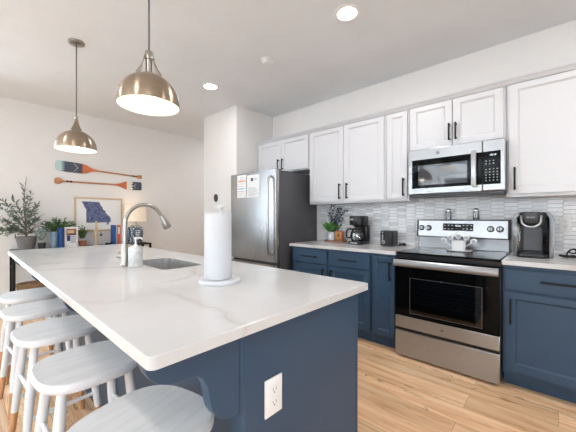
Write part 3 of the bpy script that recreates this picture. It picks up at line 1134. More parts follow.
prof = [(dy0 - 0.040, 0.800), (dy0 - 0.047, 0.808), (dy0 - 0.050, 0.822), (dy0 - 0.049, 0.838), (dy0 - 0.044, 0.850), (dy0 - 0.036, 0.857), (dy0 - 0.022, 0.858), (dy0 - 0.022, 0.798), (dy0 - 0.034, 0.797)]
mb.prism(prof, RX0 + 0.004, RX1 - 0.004, 'yz', 0.0)
mb.box(RX0 + 0.03, RX0 + 0.06, dy0 - 0.024, dy0 + 0.002, 0.806, 0.85, 0.002)
mb.box(RX1 - 0.06, RX1 - 0.03, dy0 - 0.024, dy0 + 0.002, 0.806, 0.85, 0.002)
mb.build('handle', od)
dw = B('steel').box(RX0 + 0.002, RX1 - 0.002, dy0, dy1, 0.022, 0.236, 0.004).build('storage_drawer', rg)
B('black_plastic').box(RX0 + 0.006, RX1 - 0.006, dy0 + 0.014, dy1 - 0.002, 0.236, 0.262).build('drawer_gap', rg)
mb = B('black_plastic')
for x in (RX0 + 0.05, RX1 - 0.05):
    for y in (2.66, 3.16):
        mb.cyl((x, y, 0), (x, y, 0.03), 0.018)
mb.build('feet', rg)
for zr in (0.47, 0.61):
    mb = B('grate')
    for y in (2.66, 2.78, 2.90, 3.02):
        mb.cyl((RX0 + 0.022, y, zr), (RX1 - 0.022, y, zr), 0.0035, seg=8)
    for i in range(12):
        x = RX0 + 0.05 + i * 0.06
        mb.cyl((x, 2.66, zr + 0.004), (x, 3.02, zr + 0.004), 0.002, seg=6)
    mb.build('oven_rack', rg)
# backguard
mb = B('steel')
mb.box(RX0 + 0.006, RX1 - 0.006, 3.165, 3.215, 0.9178, 1.030, 0.003)
mb.build('backguard', rg)
mb = B('steel')
prof = [(3.128, 1.036), (3.146, 1.188), (3.152, 1.193), (3.222, 1.193), (3.222, 1.032), (3.132, 1.032)]
mb.prism(prof, RX0 + 0.012, RX1 - 0.012, 'yz')
mb.use('black_plastic')
prof2 = [(3.122, 1.030), (3.142, 1.194), (3.150, 1.199), (3.226, 1.199), (3.226, 1.026), (3.128, 1.026)]
mb.prism(prof2, RX0 - 0.001, RX0 + 0.012, 'yz', 0.002)
mb.prism(prof2, RX1 - 0.012, RX1 + 0.001, 'yz', 0.002)
mb.box(RX0 + 0.012, RX1 - 0.012, 3.146, 3.226, 1.1935, 1.199)
mb.box(RX0 + 0.012, RX1 - 0.012, 3.126, 3.222, 1.026, 1.0318)
cpn = mb.build('control_panel', rg)
def panel_y(z):
    return 3.128 + (z - 1.036) / 0.152 * 0.018
nrm = Vector((0, -1, 0.118)).normalized()
for kx in (-1.026, -0.959, -0.442, -0.374):
    z = 1.115
    c = Vector((kx, panel_y(z), z))
    k = B('black_plastic').lathe(c, [(0.028, -0.001), (0.028, 0.005), (0.024, 0.006), (0, 0.006)], 24, nrm)
    k.use('steel').lathe(c + nrm * 0.005, [(0.019, 0), (0.0175, 0.018), (0.015, 0.021), (0, 0.021)], 24, nrm)
    ko = k.build('knob', rg)
    B('black_plastic').box(kx - 0.003, kx + 0.003, c.y - 0.029, c.y - 0.02, z - 0.017, z + 0.019, 0.001).build('pointer', ko)
mb = B('gloss_black')
zc = 1.127
rot = Matrix.Translation((0, panel_y(zc), zc)) @ Matrix.Rotation(-math.atan(0.118), 4, 'X')
mb.box(-0.828, -0.574, -0.003, 0.001, -0.034, 0.034, 0.002, 2, rot)
dp = mb.build('display', rg)
mb = B('btn')
for i in range(8):
    if i in (3, 4):
        continue
    for j in (-1, 1):
        x = -0.812 + i * 0.0315
        mb.box(x - 0.006, x + 0.008, -0.0036, -0.0029, j * 0.016 - 0.003, j * 0.016 + 0.003, 0, 2, rot)
mb.build('touch_keys', dp)
text_mesh('clock_digits', '10:10', 0.021, 'digits', dp, (-0.701, panel_y(1.139) - 0.0036, 1.139), (PI / 2 - math.atan(0.118), 0, 0))

# ------------------------------------------------------------------ microwave
MX0, MX1, MY, MZ0, MZ1 = -1.0465, -0.3035, 2.832, 1.415, 1.8435
mw = thing('microwave', 'stainless over the range microwave mounted below the wall cabinet', 'microwave', (-0.69, 3.0, MZ0))
B('dark_grey').box(MX0 + 0.003, MX1 - 0.003, MY + 0.035, YB - 0.0095, MZ0, MZ1 - 0.0005, 0.003).build('body', mw)
SPL = -0.456     # seam between the door and the keypad side
mb = B('steel')
mb.box(MX0, SPL - 0.001, MY, MY + 0.034, MZ0 + 0.018, MZ1 - 0.001, 0.005)
md = mb.build('door', mw)
mb = B('steel')
mb.box(SPL + 0.001, MX1, MY, MY + 0.034, MZ0 + 0.018, MZ1 - 0.001, 0.008, 3)
mc = mb.build('control_side', mw)
mb = B('gloss_black')
mb.box(MX0 + 0.034, SPL - 0.002, MY - 0.003, MY + 0.004, 1.485, 1.748, 0.002)
wf = mb.build('window_frame', md)
mb = B('mw_glass')
mb.box(MX0 + 0.090, -0.562, MY - 0.0042, MY - 0.0028, 1.512, 1.695, 0.0004)
mb.build('window', wf)
mb = B('steel')
hx0, hx1 = -0.530, -0.492
mb.box(hx0, hx1, MY - 0.040, MY - 0.022, 1.47, 1.765, 0.007, 3)
for z in (1.49, 1.745):
    mb.box(hx0 + 0.006, hx1 - 0.006, MY - 0.024, MY - 0.002, z - 0.012, z + 0.012, 0.002)
mb.build('handle', md)
mb = B('gloss_black')
mb.box(SPL + 0.004, MX1 - 0.030, MY - 0.003, MY + 0.004, 1.485, 1.748, 0.002)
kp = mb.build('keypad', mc)
mb = B('btn')
kx0, kx1 = SPL + 0.026, MX1 - 0.052
for r_ in range(8):
    z = 1.672 - r_ * 0.0225
    if r_ in (2,):
        continue
    for c_ in range(4):
        if r_ < 2 and c_ == 3:
            continue
        x = kx0 + (kx1 - kx0) * c_ / 3
        mb.box(x - 0.004, x + 0.004, MY - 0.0036, MY - 0.0029, z - 0.0026, z + 0.0026)
mb.build('keys', kp)
text_mesh('clock_digits', '10:10', 0.020, 'digits', kp, ((kx0 + kx1) / 2 + 0.008, MY - 0.0036, 1.717), (PI / 2, 0, 0))
mb = B('emblem')
mb.torus((-0.79, MY - 0.0005, 1.792), 0.0135, 0.0016, (0, -1, 0), 28, 6)
mb.lathe((-0.79, MY - 0.0004, 1.792), [(0.0, 0.0014), (0.011, 0.0014), (0.0115, 0.0)], 24, (0, -1, 0))
mb.build('emblem', md)
mb = B('dark_grey')
mb.box(MX0 + 0.01, MX1 - 0.01, MY + 0.01, MY + 0.2, MZ0 - 0.006, MZ0 + 0.017, 0.002)
bt = mb.build('bottom_vent', mw)
mb = B('black_plastic')
for i in range(24):
    x = MX0 + 0.05 + i * 0.0275
    mb.box(x, x + 0.018, MY + 0.03, MY + 0.17, MZ0 - 0.0075, MZ0 - 0.0055)
mb.build('grille', bt)

# ------------------------------------------------------------------ pendant lights
def make_pendant(z_rim):
    t = thing('pendant_light', '', 'pendant light', (0, 0, CEIL), 'brass dome pendants over the island')
    t.location = (0, 0, 0)
    B('nickel').lathe((0, 0, CEIL), [(0.062, 0), (0.064, -0.004), (0.062, -0.016), (0.05, -0.022), (0.012, -0.024), (0.0, -0.024)], 32).build('canopy', t)
    R0, H = 0.156, 0.168
    ztop = z_rim + H
    B('cord_grey').cyl((0, 0, ztop + 0.128), (0, 0, CEIL - 0.023), 0.0042, seg=10).build('cord', t)
    B('nickel').lathe((0, 0, ztop - 0.004), [(0.022, 0), (0.022, 0.016), (0.0165, 0.020), (0.0165, 0.084), (0.021, 0.088), (0.021, 0.124), (0.017, 0.130), (0.006, 0.134), (0.0, 0.134)], 20).build('socket', t)
    # yoke: two flat straps from the socket cap down to the dome
    mb = B('brass')
    for s in (-1, 1):
        st = [(0.019, ztop + 0.10, 0.012), (0.024, ztop + 0.066, 0.016), (0.038, ztop + 0.028, 0.026), (0.058, ztop - 0.008, 0.040)]
        tb = bmesh.new()
        rows = []
        for a_, z_, w_ in st:
            rows.append([tb.verts.new(p) for p in ((-w_, s * a_, z_), (w_, s * a_, z_), (w_, s * (a_ + 0.004), z_ + 0.002), (-w_, s * (a_ + 0.004), z_ + 0.002))])
        for p, q in zip(rows, rows[1:]):
            for i in range(4):
                j = (i + 1) % 4
                tb.faces.new((p[i], p[j], q[j], q[i]))
        tb.faces.new(rows[0][::-1])
        tb.faces.new(rows[-1])
        bmesh.ops.recalc_face_normals(tb, faces=tb.faces[:])
        mb._add(tb)
    mb.build('yoke', t)
    outer = []
    n = 16
    for i in range(n + 1):
        a = PI / 2 * i / n
        outer.append((R0 * math.sin(a) ** 0.92 if i else 0.0, z_rim + H * math.cos(a) ** 0.95 if i < n else z_rim))
    th2 = 0.0025
    inner = [(max(0.0, r - th2) if r > 0 else 0.0, z - (th2 if z > z_rim + 0.01 else 0)) for r, z in outer]
    mb = B('brass').lathe((0, 0, 0), outer + [(R0 - th2, z_rim)], 48, cap=False)
    sd = mb.build('shade', t, angle=50)
    B('enamel').lathe((0, 0, 0), inner, 48, cap=False).build('lining', sd, angle=50)
    mb = B('brass')
    mb.cyl((0, -0.130, z_rim + 0.082), (0, -0.146, z_rim + 0.086), 0.0045, seg=10)
    mb.build('thumb_screw', sd)
    mb = B('enamel').cyl((0, 0, ztop - 0.05), (0, 0, ztop - 0.003), 0.02, seg=16)
    mb.build('lamp_holder', t)
    B('bulb').lathe((0, 0, ztop - 0.150), [(0.0, 0.0), (0.02, 0.004), (0.034, 0.02), (0.038, 0.04), (0.034, 0.062), (0.02, 0.085), (0.014, 0.10), (0.0, 0.10)], 24).build('bulb', t)
    return t


pend = make_pendant(1.818)
p2 = copy_tree(pend)
pend.location = (-1.629, 0.673, 0)
pend.rotation_euler = (0, 0, math.radians(-22.5))
pend['label'] = 'brass dome pendant light nearer the camera, hanging over the near end of the island'
p2.location = (-3.155, 0.673, 0)
p2.rotation_euler = (0, 0, math.radians(78))
p2['label'] = 'farther brass dome pendant light whose round ceiling canopy is in view'
for o in (pend, p2):
    d_ = bpy.data.lights.new('pendant_glow', 'POINT')
    d_.energy = 0.5
    d_.color = (1.0, 0.93, 0.84)
    d_.shadow_soft_size = 0.04
    l_ = bpy.data.objects.new('pendant_glow', d_)
    COL.objects.link(l_)
    l_.location = (o.location.x, o.location.y, 1.838)

# ------------------------------------------------------------------ ceiling fittings
def recessed(x, y, label, power):
    t = thing('recessed_light', label, 'ceiling light', (x, y, CEIL), 'recessed ceiling lights')
    B('trim').lathe((x, y, CEIL), [(0.102, 0), (0.102, -0.003), (0.097, -0.007), (0.082, -0.008), (0.073, -0.003), (0.073, 0.0)], 40, cap=False).build('trim_ring', t)
    B('lens').lathe((x, y, CEIL - 0.004), [(0.0, 0.0), (0.0725, 0.0), (0.0725, 0.003), (0, 0.003)], 32).build('lens', t)
    a = area('ceiling_glow', (x, y, CEIL - 0.012), (0, 0, 0), 0.12, 0.12, power, (1.0, 0.985, 0.97), 'DISK')
    return t


recessed(-1.19, 1.97, 'bright recessed ceiling light nearest the camera, above the aisle', 6.5)
recessed(-3.052, 1.976, 'recessed ceiling light farther from the camera, near the refrigerator wall', 3.2)
for x, y in ((0.67, 1.97), (-4.7, 4.1), (-1.19, -0.45), (-3.05, -0.45), (0.67, -0.45)):
    area('ceiling_glow', (x, y, CEIL - 0.012), (0, 0, 0), 0.14, 0.14, 9 if y > 0 else 4.0, (1.0, 0.98, 0.96), 'DISK')
sd_ = thing('smoke_detector', 'small round white smoke detector on the ceiling', 'smoke detector', (-2.126, 2.019, CEIL))
B('white_plastic').lathe((-2.126, 2.019, CEIL), [(0.062, 0), (0.062, -0.012), (0.056, -0.016), (0.048, -0.018), (0, -0.018)], 32).build('base', sd_)
B('white_plastic').lathe((-2.126, 2.019, CEIL - 0.018), [(0.046, 0), (0.046, -0.012), (0.038, -0.022), (0.012, -0.024), (0, -0.024)], 32).build('cap', sd_)

# ceiling fan of the living area, seen mirrored in the microwave door
fx, fy = -1.9, -1.95
cf = thing('ceiling_fan', 'dark ceiling fan with a cluster of bulbs, mirrored in the microwave door', 'ceiling fan', (fx, fy, CEIL))
mb = B('black').lathe((fx, fy, CEIL), [(0.07, 0), (0.065, -0.04), (0.015, -0.05), (0.015, -0.2), (0.09, -0.22), (0.10, -0.30), (0.06, -0.33), (0.0, -0.33)], 28)
mb.build('motor', cf)
for i in range(5):
    a = 2 * PI * i / 5 + 0.3
    X = Matrix.Translation((fx, fy, CEIL - 0.27)) @ Matrix.Rotation(a, 4, 'Z') @ Matrix.Rotation(0.18, 4, 'X')
    B('fan_blade').box(0.12, 0.62, -0.06, 0.06, -0.004, 0.004, 0.002, 2, X).build('blade', cf)
for i in range(4):
    a = 2 * PI * i / 4
    B('bulb').ball((fx + 0.10 * math.cos(a), fy + 0.10 * math.sin(a), CEIL - 0.40), 0.045).build('bulb', cf)

# ------------------------------------------------------------------ thermostat on the wall by the refrigerator
tm_ = thing('thermostat', 'small black oval thermostat on the wall beside the refrigerator', 'thermostat', (-3.765, STY, 1.508))
mb = B('black_plastic').prism([(-3.765 + 0.042 * math.cos(a) , 1.508 + 0.058 * math.copysign(abs(math.sin(a)) ** 0.8, math.sin(a))) for a in [2 * PI * i / 32 for i in range(32)]], STY - 0.018, STY, 'xz', 0.003)
mb.build('housing', tm_)
B('mw_glass').lathe((-3.765, STY - 0.018, 1.52), [(0.028, -0.001), (0.028, 0.002), (0.0, 0.002)], 24, (0, -1, 0)).build('dial', tm_)

# ------------------------------------------------------------------ paddles, print on the left wall (all at x just off XL)
def paddle(label, y_tip, y_end, zb, ze, rev, style, group='painted paddles on the wall'):
    """blade from y_tip, handle end at y_end; zb/ze the heights of the two ends"""
    t = thing('canoe_paddle', label, 'paddle', (XL, (y_tip + y_end) / 2, (zb + ze) / 2), group)
    xs = XL + 0.012
    L_ = y_end - y_tip
    def zz(u):
        return zb + (ze - zb) * u
    def seg(u0, u1, w0, w1, key, name, th=0.012, extra=None):
        y0, y1 = y_tip + L_ * u0, y_tip + L_ * u1
        o = extra or [(y0, zz(u0) - w0), (y1, zz(u1) - w1), (y1, zz(u1) + w1), (y0, zz(u0) + w0)]
        B(key).prism(o, xs - th / 2, xs + th / 2, 'yz', 0.0015).build(name, t)
    if style == 0:
        # rounded mint tip, toothed navy blade, orange throat
        r = 0.075
        teeth = 5
        um, ub = 0.10, 0.275
        tip_o = [(y_tip + L_ * um, zz(um) + r)]
        for i in range(11):
            a = PI / 2 + PI * i / 10
            tip_o.append((y_tip + 0.035 + 0.035 * math.cos(a), zz(0.02) + (r - 0.002) * math.sin(a)))
        tip_o.append((y_tip + L_ * um, zz(um) - r))
        saw, saw2 = [], []
        for i in range(teeth):
            z0_ = zz(um) - r + 2 * r * i / teeth
            saw += [(y_tip + L_ * um, z0_), (y_tip + L_ * (um - 0.045), z0_ + r / teeth)]
        saw.append((y_tip + L_ * um, zz(um) + r))
        seg(0, 0, 0, 0, 'paddle_mint', 'blade_tip', 0.012, tip_o[:1] + tip_o[1:-1] + tip_o[-1:] + saw[1:-1])
        nav = saw + [(y_tip + L_ * ub, zz(ub) + r * 0.97), (y_tip + L_ * ub, zz(ub) - r * 0.97)]
        seg(0, 0, 0, 0, 'paddle_blue', 'blade', 0.012, nav)
        mbv = B('paddle_cream')
        cy_, cz_ = y_tip + L_ * 0.205, zz(0.205)
        for s in (-1, 1):
            mbv.tube([(xs + 0.006, cy_ - 0.02, cz_ + s * 0.055), (xs + 0.006, cy_ + 0.03, cz_)], 0.003, 6)
        mbv.build('chevron', t)
        seg(ub, 0.305, r * 0.97, 0.066, 'paddle_orange', 'band', 0.013)
        thr = [(0.305, 0.066), (0.33, 0.058), (0.36, 0.036), (0.40, 0.018), (0.44, 0.0135)]
        up = [(y_tip + L_ * u, zz(u) + w) for u, w in thr]
        dn = [(y_tip + L_ * u, zz(u) - w) for u, w in reversed(thr)]
        B('paddle_orange').prism(up + dn, xs - 0.006, xs + 0.006, 'yz', 0.0015).build('throat', t)
        B('paddle_wood').tube([(xs, y_tip + L_ * 0.44, zz(0.44)), (xs, y_tip + L_ * 0.94, zz(0.94))], 0.012, 12).build('shaft', t)
        mg = B('black')
        for u in (0.86, 0.885, 0.91):
            mg.cyl((xs, y_tip + L_ * u, zz(u)), (xs, y_tip + L_ * (u + 0.018), zz(u + 0.018)), 0.0128)
        mg.build('grip_bands', t)
        gp = [(0.93, 0.012), (0.955, 0.026), (0.985, 0.034), (1.0, 0.024)]
        up = [(y_tip + L_ * u, zz(u) + w) for u, w in gp]
        dn = [(y_tip + L_ * u, zz(u) - w) for u, w in reversed(gp)]
        B('paddle_wood').prism(up + dn, xs - 0.011, xs + 0.011, 'yz', 0.004).build('grip', t)
    else:
        gp = [(0.0, 0.030), (0.02, 0.045), (0.05, 0.040), (0.085, 0.013)]
        up = [(y_tip + L_ * u, zz(u) + w) for u, w in gp]
        dn = [(y_tip + L_ * u, zz(u) - w) for u, w in reversed(gp)]
        B('paddle_wood').prism(up + dn, xs - 0.011, xs + 0.011, 'yz', 0.004).build('grip', t)
        B('paddle_wood').tube([(xs, y_tip + L_ * 0.085, zz(0.085)), (xs, y_tip + L_ * 0.66, zz(0.66))], 0.012, 12).build('shaft', t)
        mg = B('black')
        for u in (0.115, 0.15):
            mg.cyl((xs, y_tip + L_ * u, zz(u)), (xs, y_tip + L_ * (u + 0.022), zz(u + 0.022)), 0.0132)
        mg.build('grip_bands', t)
        thr = [(0.66, 0.0135), (0.70, 0.020), (0.74, 0.040), (0.775, 0.058)]
        up = [(y_tip + L_ * u, zz(u) + w) for u, w in thr]
        dn = [(y_tip + L_ * u, zz(u) - w) for u, w in reversed(thr)]
        B('paddle_orange').prism(up + dn, xs - 0.006, xs + 0.006, 'yz', 0.0015).build('throat', t)
        seg(0.775, 0.80, 0.058, 0.064, 'paddle_orange', 'band', 0.013)
        seg(0.80, 0.855, 0.064, 0.068, 'paddle_cream', 'cream_band', 0.012)
        r = 0.069
        saw = []
        for i in range(3):
            z0_ = zz(0.855) - r + 2 * r * i / 3
            saw += [(y_tip + L_ * 0.855, z0_), (y_tip + L_ * 0.89, z0_ + r / 3)]
        saw.append((y_tip + L_ * 0.855, zz(0.855) + r))
        nav = saw + [(y_tip + L_ * 0.985, zz(0.985) + r), (y_tip + L_, zz(1) + r * 0.8), (y_tip + L_, zz(1) - r * 0.8), (y_tip + L_ * 0.985, zz(0.985) - r)]
        seg(0, 0, 0, 0, 'paddle_blue', 'blade', 0.012, nav)
        wt = [(y_tip + L_ * 0.855, zz(0.855) - r)] + [p for p in saw[1:-1]] + [(y_tip + L_ * 0.855, zz(0.855) + r), (y_tip + L_ * 0.850, zz(0.85) + r), (y_tip + L_ * 0.850, zz(0.85) - r)]
        B('paddle_cream').prism(wt, xs - 0.0055, xs + 0.0055, 'yz').build('teeth', t)
        mbv = B('paddle_cream')
        cy_, cz_ = y_tip + L_ * 0.915, zz(0.915)
        for s in (-1, 1):
            mbv.tube([(xs + 0.006, cy_ - 0.025, cz_ + s * 0.0), (xs + 0.006, cy_ + 0.012, cz_ + s * 0.034)], 0.003, 6)
        mbv.build('chevron', t)
    return t


paddle('upper painted paddle with mint tipped navy blade pointing left', 0.872, 2.058, 1.965, 1.905, False, 0)
paddle('lower painted paddle with navy blade pointing right below the other one', 0.868, 2.055, 1.742, 1.748, True, 1)

pf = thing('framed_print', 'light wood framed print of a navy state map on the wall', 'picture', (XL, 1.425, 1.01))
fy0, fy1, fz0, fz1 = 1.100, 1.748, 1.008, 1.522
w = 0.022
mb = B('oak_frame')
mb.box(XL + 0.001, XL + 0.028, fy0, fy1, fz0, fz0 + w, 0.002)
mb.box(XL + 0.001, XL + 0.028, fy0, fy1, fz1 - w, fz1, 0.002)
mb.box(XL + 0.001, XL + 0.028, fy0, fy0 + w, fz0 + w, fz1 - w, 0.002)
mb.box(XL + 0.001, XL + 0.028, fy1 - w, fy1, fz0 + w, fz1 - w, 0.002)
mb.build('frame', pf)
B('mat_board').box(XL + 0.002, XL + 0.012, fy0 + w, fy1 - w, fz0 + w, fz1 - w).build('backing', pf)
# state outline: straight west and south edges, notched north, river side in the east, boot heel
mo = [(0.0, 1.0), (0.30, 1.0), (0.585, 0.985), (0.60, 0.93), (0.625, 0.86), (0.66, 0.80), (0.70, 0.74), (0.695, 0.68), (0.745, 0.62), (0.80, 0.60), (0.79, 0.53), (0.835, 0.46), (0.90, 0.38), (0.945, 0.33), (0.985, 0.24), (0.965, 0.17), (1.0, 0.13), (0.965, 0.085), (0.93, 0.10), (0.915, 0.03), (0.90, -0.03), (0.82, -0.025), (0.855, 0.045), (0.845, 0.075), (0.60, 0.07), (0.15, 0.065), (0.15, 0.66), (0.10, 0.74), (0.075, 0.80), (0.06, 0.88), (0.02, 0.93)]
B('map').prism([(1.19 + 0.40 * a, 1.115 + 0.345 * b_) for a, b_ in mo], XL + 0.012, XL + 0.0135, 'yz').build('map', pf, flat=True)

# ------------------------------------------------------------------ console table and the things on it
CT, CX0, CX1, CY0, CY1 = 0.80, XL + 0.012, -4.95, 0.40, 2.088
ct_ = thing('console_table', 'black metal console table against the wall behind the island', 'table', (-5.11, 1.24, 0))
B('black').box(CX0, CX1, CY0, CY1, CT - 0.022, CT, 0.002).build('tabletop', ct_)
B('black').box(CX0 + 0.005, CX1 - 0.005, CY0 + 0.032, CY1 - 0.032, 0.230, 0.250, 0.002).build('shelf', ct_)
for x in (CX0 + 0.017, CX1 - 0.017):
    for y in (CY0 + 0.017, CY1 - 0.017):
        B('black').box(x - 0.015, x + 0.015, y - 0.015, y + 0.015, 0, CT - 0.022, 0.001).build('leg', ct_)
mb = B('black')
for x in (CX0 + 0.017, CX1 - 0.017):
    mb.box(x - 0.01, x + 0.01, CY0 + 0.032, CY1 - 0.032, 0.213, 0.230)
for y in (CY0 + 0.017, CY1 - 0.017):
    mb.box(CX0 + 0.032, CX1 - 0.032, y - 0.01, y + 0.01, 0.58, 0.60)
    mb.box(CX0 + 0.032, CX1 - 0.032, y - 0.01, y + 0.01, 0.213, 0.230)
mb.build('rails', ct_)

def stems_and_leaves(mb_s, mb_l, base, n, height, spread, leaf_n, ll, lw, wob=0.4, droop=0.2, start=0.25, squash=1.0):
    base = Vector(base)
    for i in range(n):
        a = random.uniform(0, 2 * PI)
        s = spread * math.sqrt(random.uniform(0.05, 1))
        h = height * random.uniform(0.6, 1.0) * (1 - 0.35 * s / max(spread, 1e-6))
        d = Vector((math.cos(a) * s * squash, math.sin(a) * s, h))
        p1 = base + d * 0.45 + Vector((0, 0, h * 0.12))
        p2 = base + d
        pts = [base + Vector((random.uniform(-1, 1), random.uniform(-1, 1), 0)) * 0.012, p1, p2]
        if mb_s is not None:
            mb_s.tube(pts, 0.003, 5, radii=[0.004, 0.003, 0.0012], smooth=1)
        for k in range(leaf_n):
            u = start + (1 - start) * (k + random.random()) / leaf_n
            q = (pts[0] * (1 - u) ** 2 + p1 * 2 * u * (1 - u) + p2 * u * u)
            ax = (p2 - pts[0]).normalized()
            dv = ax * random.uniform(0.2, 0.9) + Vector((random.uniform(-1, 1) * squash, random.uniform(-1, 1), random.uniform(-droop, 0.6))) * 0.8
            mb_l.leaf(q, dv, ll * random.uniform(0.7, 1.15), lw * random.uniform(0.8, 1.1))


PX_ = -5.07
# olive tree in a grey pot
pt = thing('potted_olive_tree', 'tall wispy olive tree in a grey stone pot on the console table', 'plant', (PX_, 0.545, CT))
B('concrete').lathe((PX_, 0.545, CT), [(0.072, 0), (0.078, 0.004), (0.108, 0.165), (0.110, 0.172), (0.100, 0.172), (0.095, 0.150), (0.0, 0.150)], 32).build('pot', pt)
B('soil').lathe((PX_, 0.545, CT + 0.1505), [(0.093, 0.0), (0.06, 0.008), (0.0, 0.01)], 20).build('soil', pt)
ms, ml = B('bark'), B('olive')
b0 = Vector((PX_, 0.545, CT + 0.15))
random.seed(12)
ms.tube([b0, b0 + Vector((0.01, -0.01, 0.22)), b0 + Vector((0.0, -0.03, 0.45)), b0 + Vector((0.0, 0.0, 0.80))], 0.006, 7, radii=[0.009, 0.007, 0.004, 0.0015], smooth=1)
for (dy, dz, z0) in ((-0.30, 0.20, 0.12), (-0.26, 0.36, 0.2), (-0.20, 0.10, 0.1), (0.20, 0.30, 0.2), (0.24, 0.16, 0.12), (0.12, 0.42, 0.3), (-0.12, 0.48, 0.25), (0.05, 0.55, 0.3), (-0.02, 0.70, 0.45), (-0.30, 0.05, 0.08), (0.16, 0.14, 0.05), (-0.1, 0.25, 0.1), (0.1, 0.25, 0.08), (-0.16, 0.3, 0.15), (0.0, 0.35, 0.1), (-0.22, 0.45, 0.3), (0.14, 0.50, 0.35), (-0.28, 0.28, 0.12), (0.22, 0.22, 0.1), (-0.14, 0.08, 0.05), (0.10, 0.06, 0.05), (-0.33, 0.13, 0.1)):
    p0 = b0 + Vector((0, 0, z0 * 0.5))
    p2 = b0 + Vector((random.uniform(-0.06, 0.10) if dy < 0.05 else random.uniform(-0.05, -0.02), dy, dz + random.uniform(-0.02, 0.04)))
    p1 = p0 * 0.5 + p2 * 0.5 + Vector((0, 0, 0.05))
    ms.tube([p0, p1, p2], 0.003, 5, radii=[0.004, 0.003, 0.001], smooth=1)
    for k in range(23):
        u = 0.22 + 0.80 * (k + random.random()) / 23
        q = p0 * (1 - u) ** 2 + p1 * 2 * u * (1 - u) + p2 * u * u
        if q.y > 0.655 or (q.y > 0.60 and q.z < CT + 0.30):
            continue
        wx_ = 0.7 if q.y < 0.6 else 0.15
        dv = (p2 - p0).normalized() * 0.6 + Vector((random.uniform(-wx_, wx_), random.uniform(-1, 1), random.uniform(-0.6, 0.7)))
        ml.leaf(q, dv, random.uniform(0.045, 0.078), random.uniform(0.015, 0.022))
ms.build('branches', pt)
ml.build('foliage', pt, flat=True)

# little pale plant in a black pot
pt = thing('small_potted_plant', 'small pale leaved plant in a black pot next to the olive tree', 'plant', (-4.998, 0.690, CT))
B('pot_black').lathe((-4.998, 0.690, CT), [(0.032, 0), (0.042, 0.07), (0.045, 0.072), (0.045, 0.084), (0.036, 0.084), (0.034, 0.07), (0, 0.07)], 24).build('pot', pt)
ml = B('pale_leaf')
stems_and_leaves(None, ml, (-4.998, 0.690, CT + 0.075), 22, 0.25, 0.07, 9, 0.032, 0.022)
ml.build('foliage', pt, flat=True)

# blue striped glass vase and the fern bush behind
mb = B('vase_blue').lathe((-5.06, 0.828, CT), [(0.034, 0), (0.037, 0.004), (0.048, 0.22), (0.046, 0.22), (0.040, 0.03), (0.0, 0.03)], 28)
single(mb, 'blue_vase', 'tapered blue glass vase in front of the fern bush', 'vase', loc=(-5.06, 0.828, CT))
pt = thing('potted_fern', 'bushy green fern in a pot behind the blue vase and books', 'plant', (-5.195, 0.90, CT))
B('concrete').lathe((-5.195, 0.90, CT), [(0.06, 0), (0.075, 0.15), (0.068, 0.15), (0.06, 0.13), (0, 0.13)], 24).build('pot', pt)
ml = B('green')
random.seed(5)
for i in range(70):
    a = random.uniform(0, 2 * PI)
    s = random.uniform(0.2, 1.0)
    b0 = Vector((-5.195, 0.90, CT + 0.14))
    p2 = b0 + Vector((math.cos(a) * s * 0.09, math.sin(a) * s * 0.23, 0.24 - 0.10 * s + random.uniform(-0.04, 0.05)))
    p1 = b0 * 0.5 + p2 * 0.5 + Vector((0, 0, 0.06))
    for k in range(13):
        u = 0.3 + 0.7 * k / 12
        q = b0 * (1 - u) ** 2 + p1 * 2 * u * (1 - u) + p2 * u * u
        if q.y < 0.72:
            continue
        q.x = min(q.x, -5.16)
        ml.leaf(q, (p2 - p1).normalized() * 0.7 + Vector((random.uniform(-0.5, 0.5), random.uniform(-1, 1), random.uniform(-0.5, 0.5))), 0.034, 0.013)
ml.build('foliage', pt, flat=True)

def book(label, y0, y1, x0, x1, h, key, group, spine_mark=None):
    t = thing('book', label, 'book', ((x0 + x1) / 2, (y0 + y1) / 2, CT), group)
    c = 0.003
    mb = B(key)
    mb.box(x0, x1, y0, y0 + c, CT, CT + h, 0.0006)
    mb.box(x0, x1, y1 - c, y1, CT, CT + h, 0.0006)
    mb.box(x1 - c, x1, y0 + c, y1 - c, CT, CT + h, 0.0)
    mb.build('cover', t)
    B('pages').box(x0 + 0.004, x1 - c, y0 + c, y1 - c, CT + 0.004, CT + h - 0.005).build('pages', t)
    if spine_mark:
        B(spine_mark).box(x1 - 0.001, x1 + 0.0006, y0 + 0.25 * (y1 - y0), y0 + 0.75 * (y1 - y0), CT + h * 0.55, CT + h * 0.9).build('spine_title', t)
    return t


book('bright blue book standing upright beside the blue vase', 0.872, 0.897, -5.10, -4.97, 0.275, 'book_blue', 'books by the fern')
book('dark blue book standing between the bright blue book and the photo block', 0.899, 0.922, -5.10, -4.97, 0.272, 'book_navy', 'books by the fern')
# white photo block
pb = thing('photo_block', 'white block with a printed photo standing beside the blue books', 'photo', (-5.02, 1.007, CT))
B('sheet').box(-5.045, -5.01, 0.934, 1.084, CT, CT + 0.283, 0.002).build('block', pb)
mb = B('board')
y_ = -5.01
mb.box(y_, y_ + 0.0008, 0.952, 1.070, CT + 0.17, CT + 0.262)
mb.use('oak_frame').box(y_, y_ + 0.0012, 0.965, 1.040, CT + 0.20, CT + 0.24)
mb.use('print_dark').box(y_, y_ + 0.0014, 0.99, 1.065, CT + 0.172, CT + 0.195)
mb.use('book_navy').box(y_, y_ + 0.0012, 0.960, 1.0, CT + 0.09, CT + 0.168)
mb.use('print_grey').box(y_, y_ + 0.0010, 1.004, 1.070, CT + 0.06, CT + 0.165)
mb.build('picture', pb, flat=True)
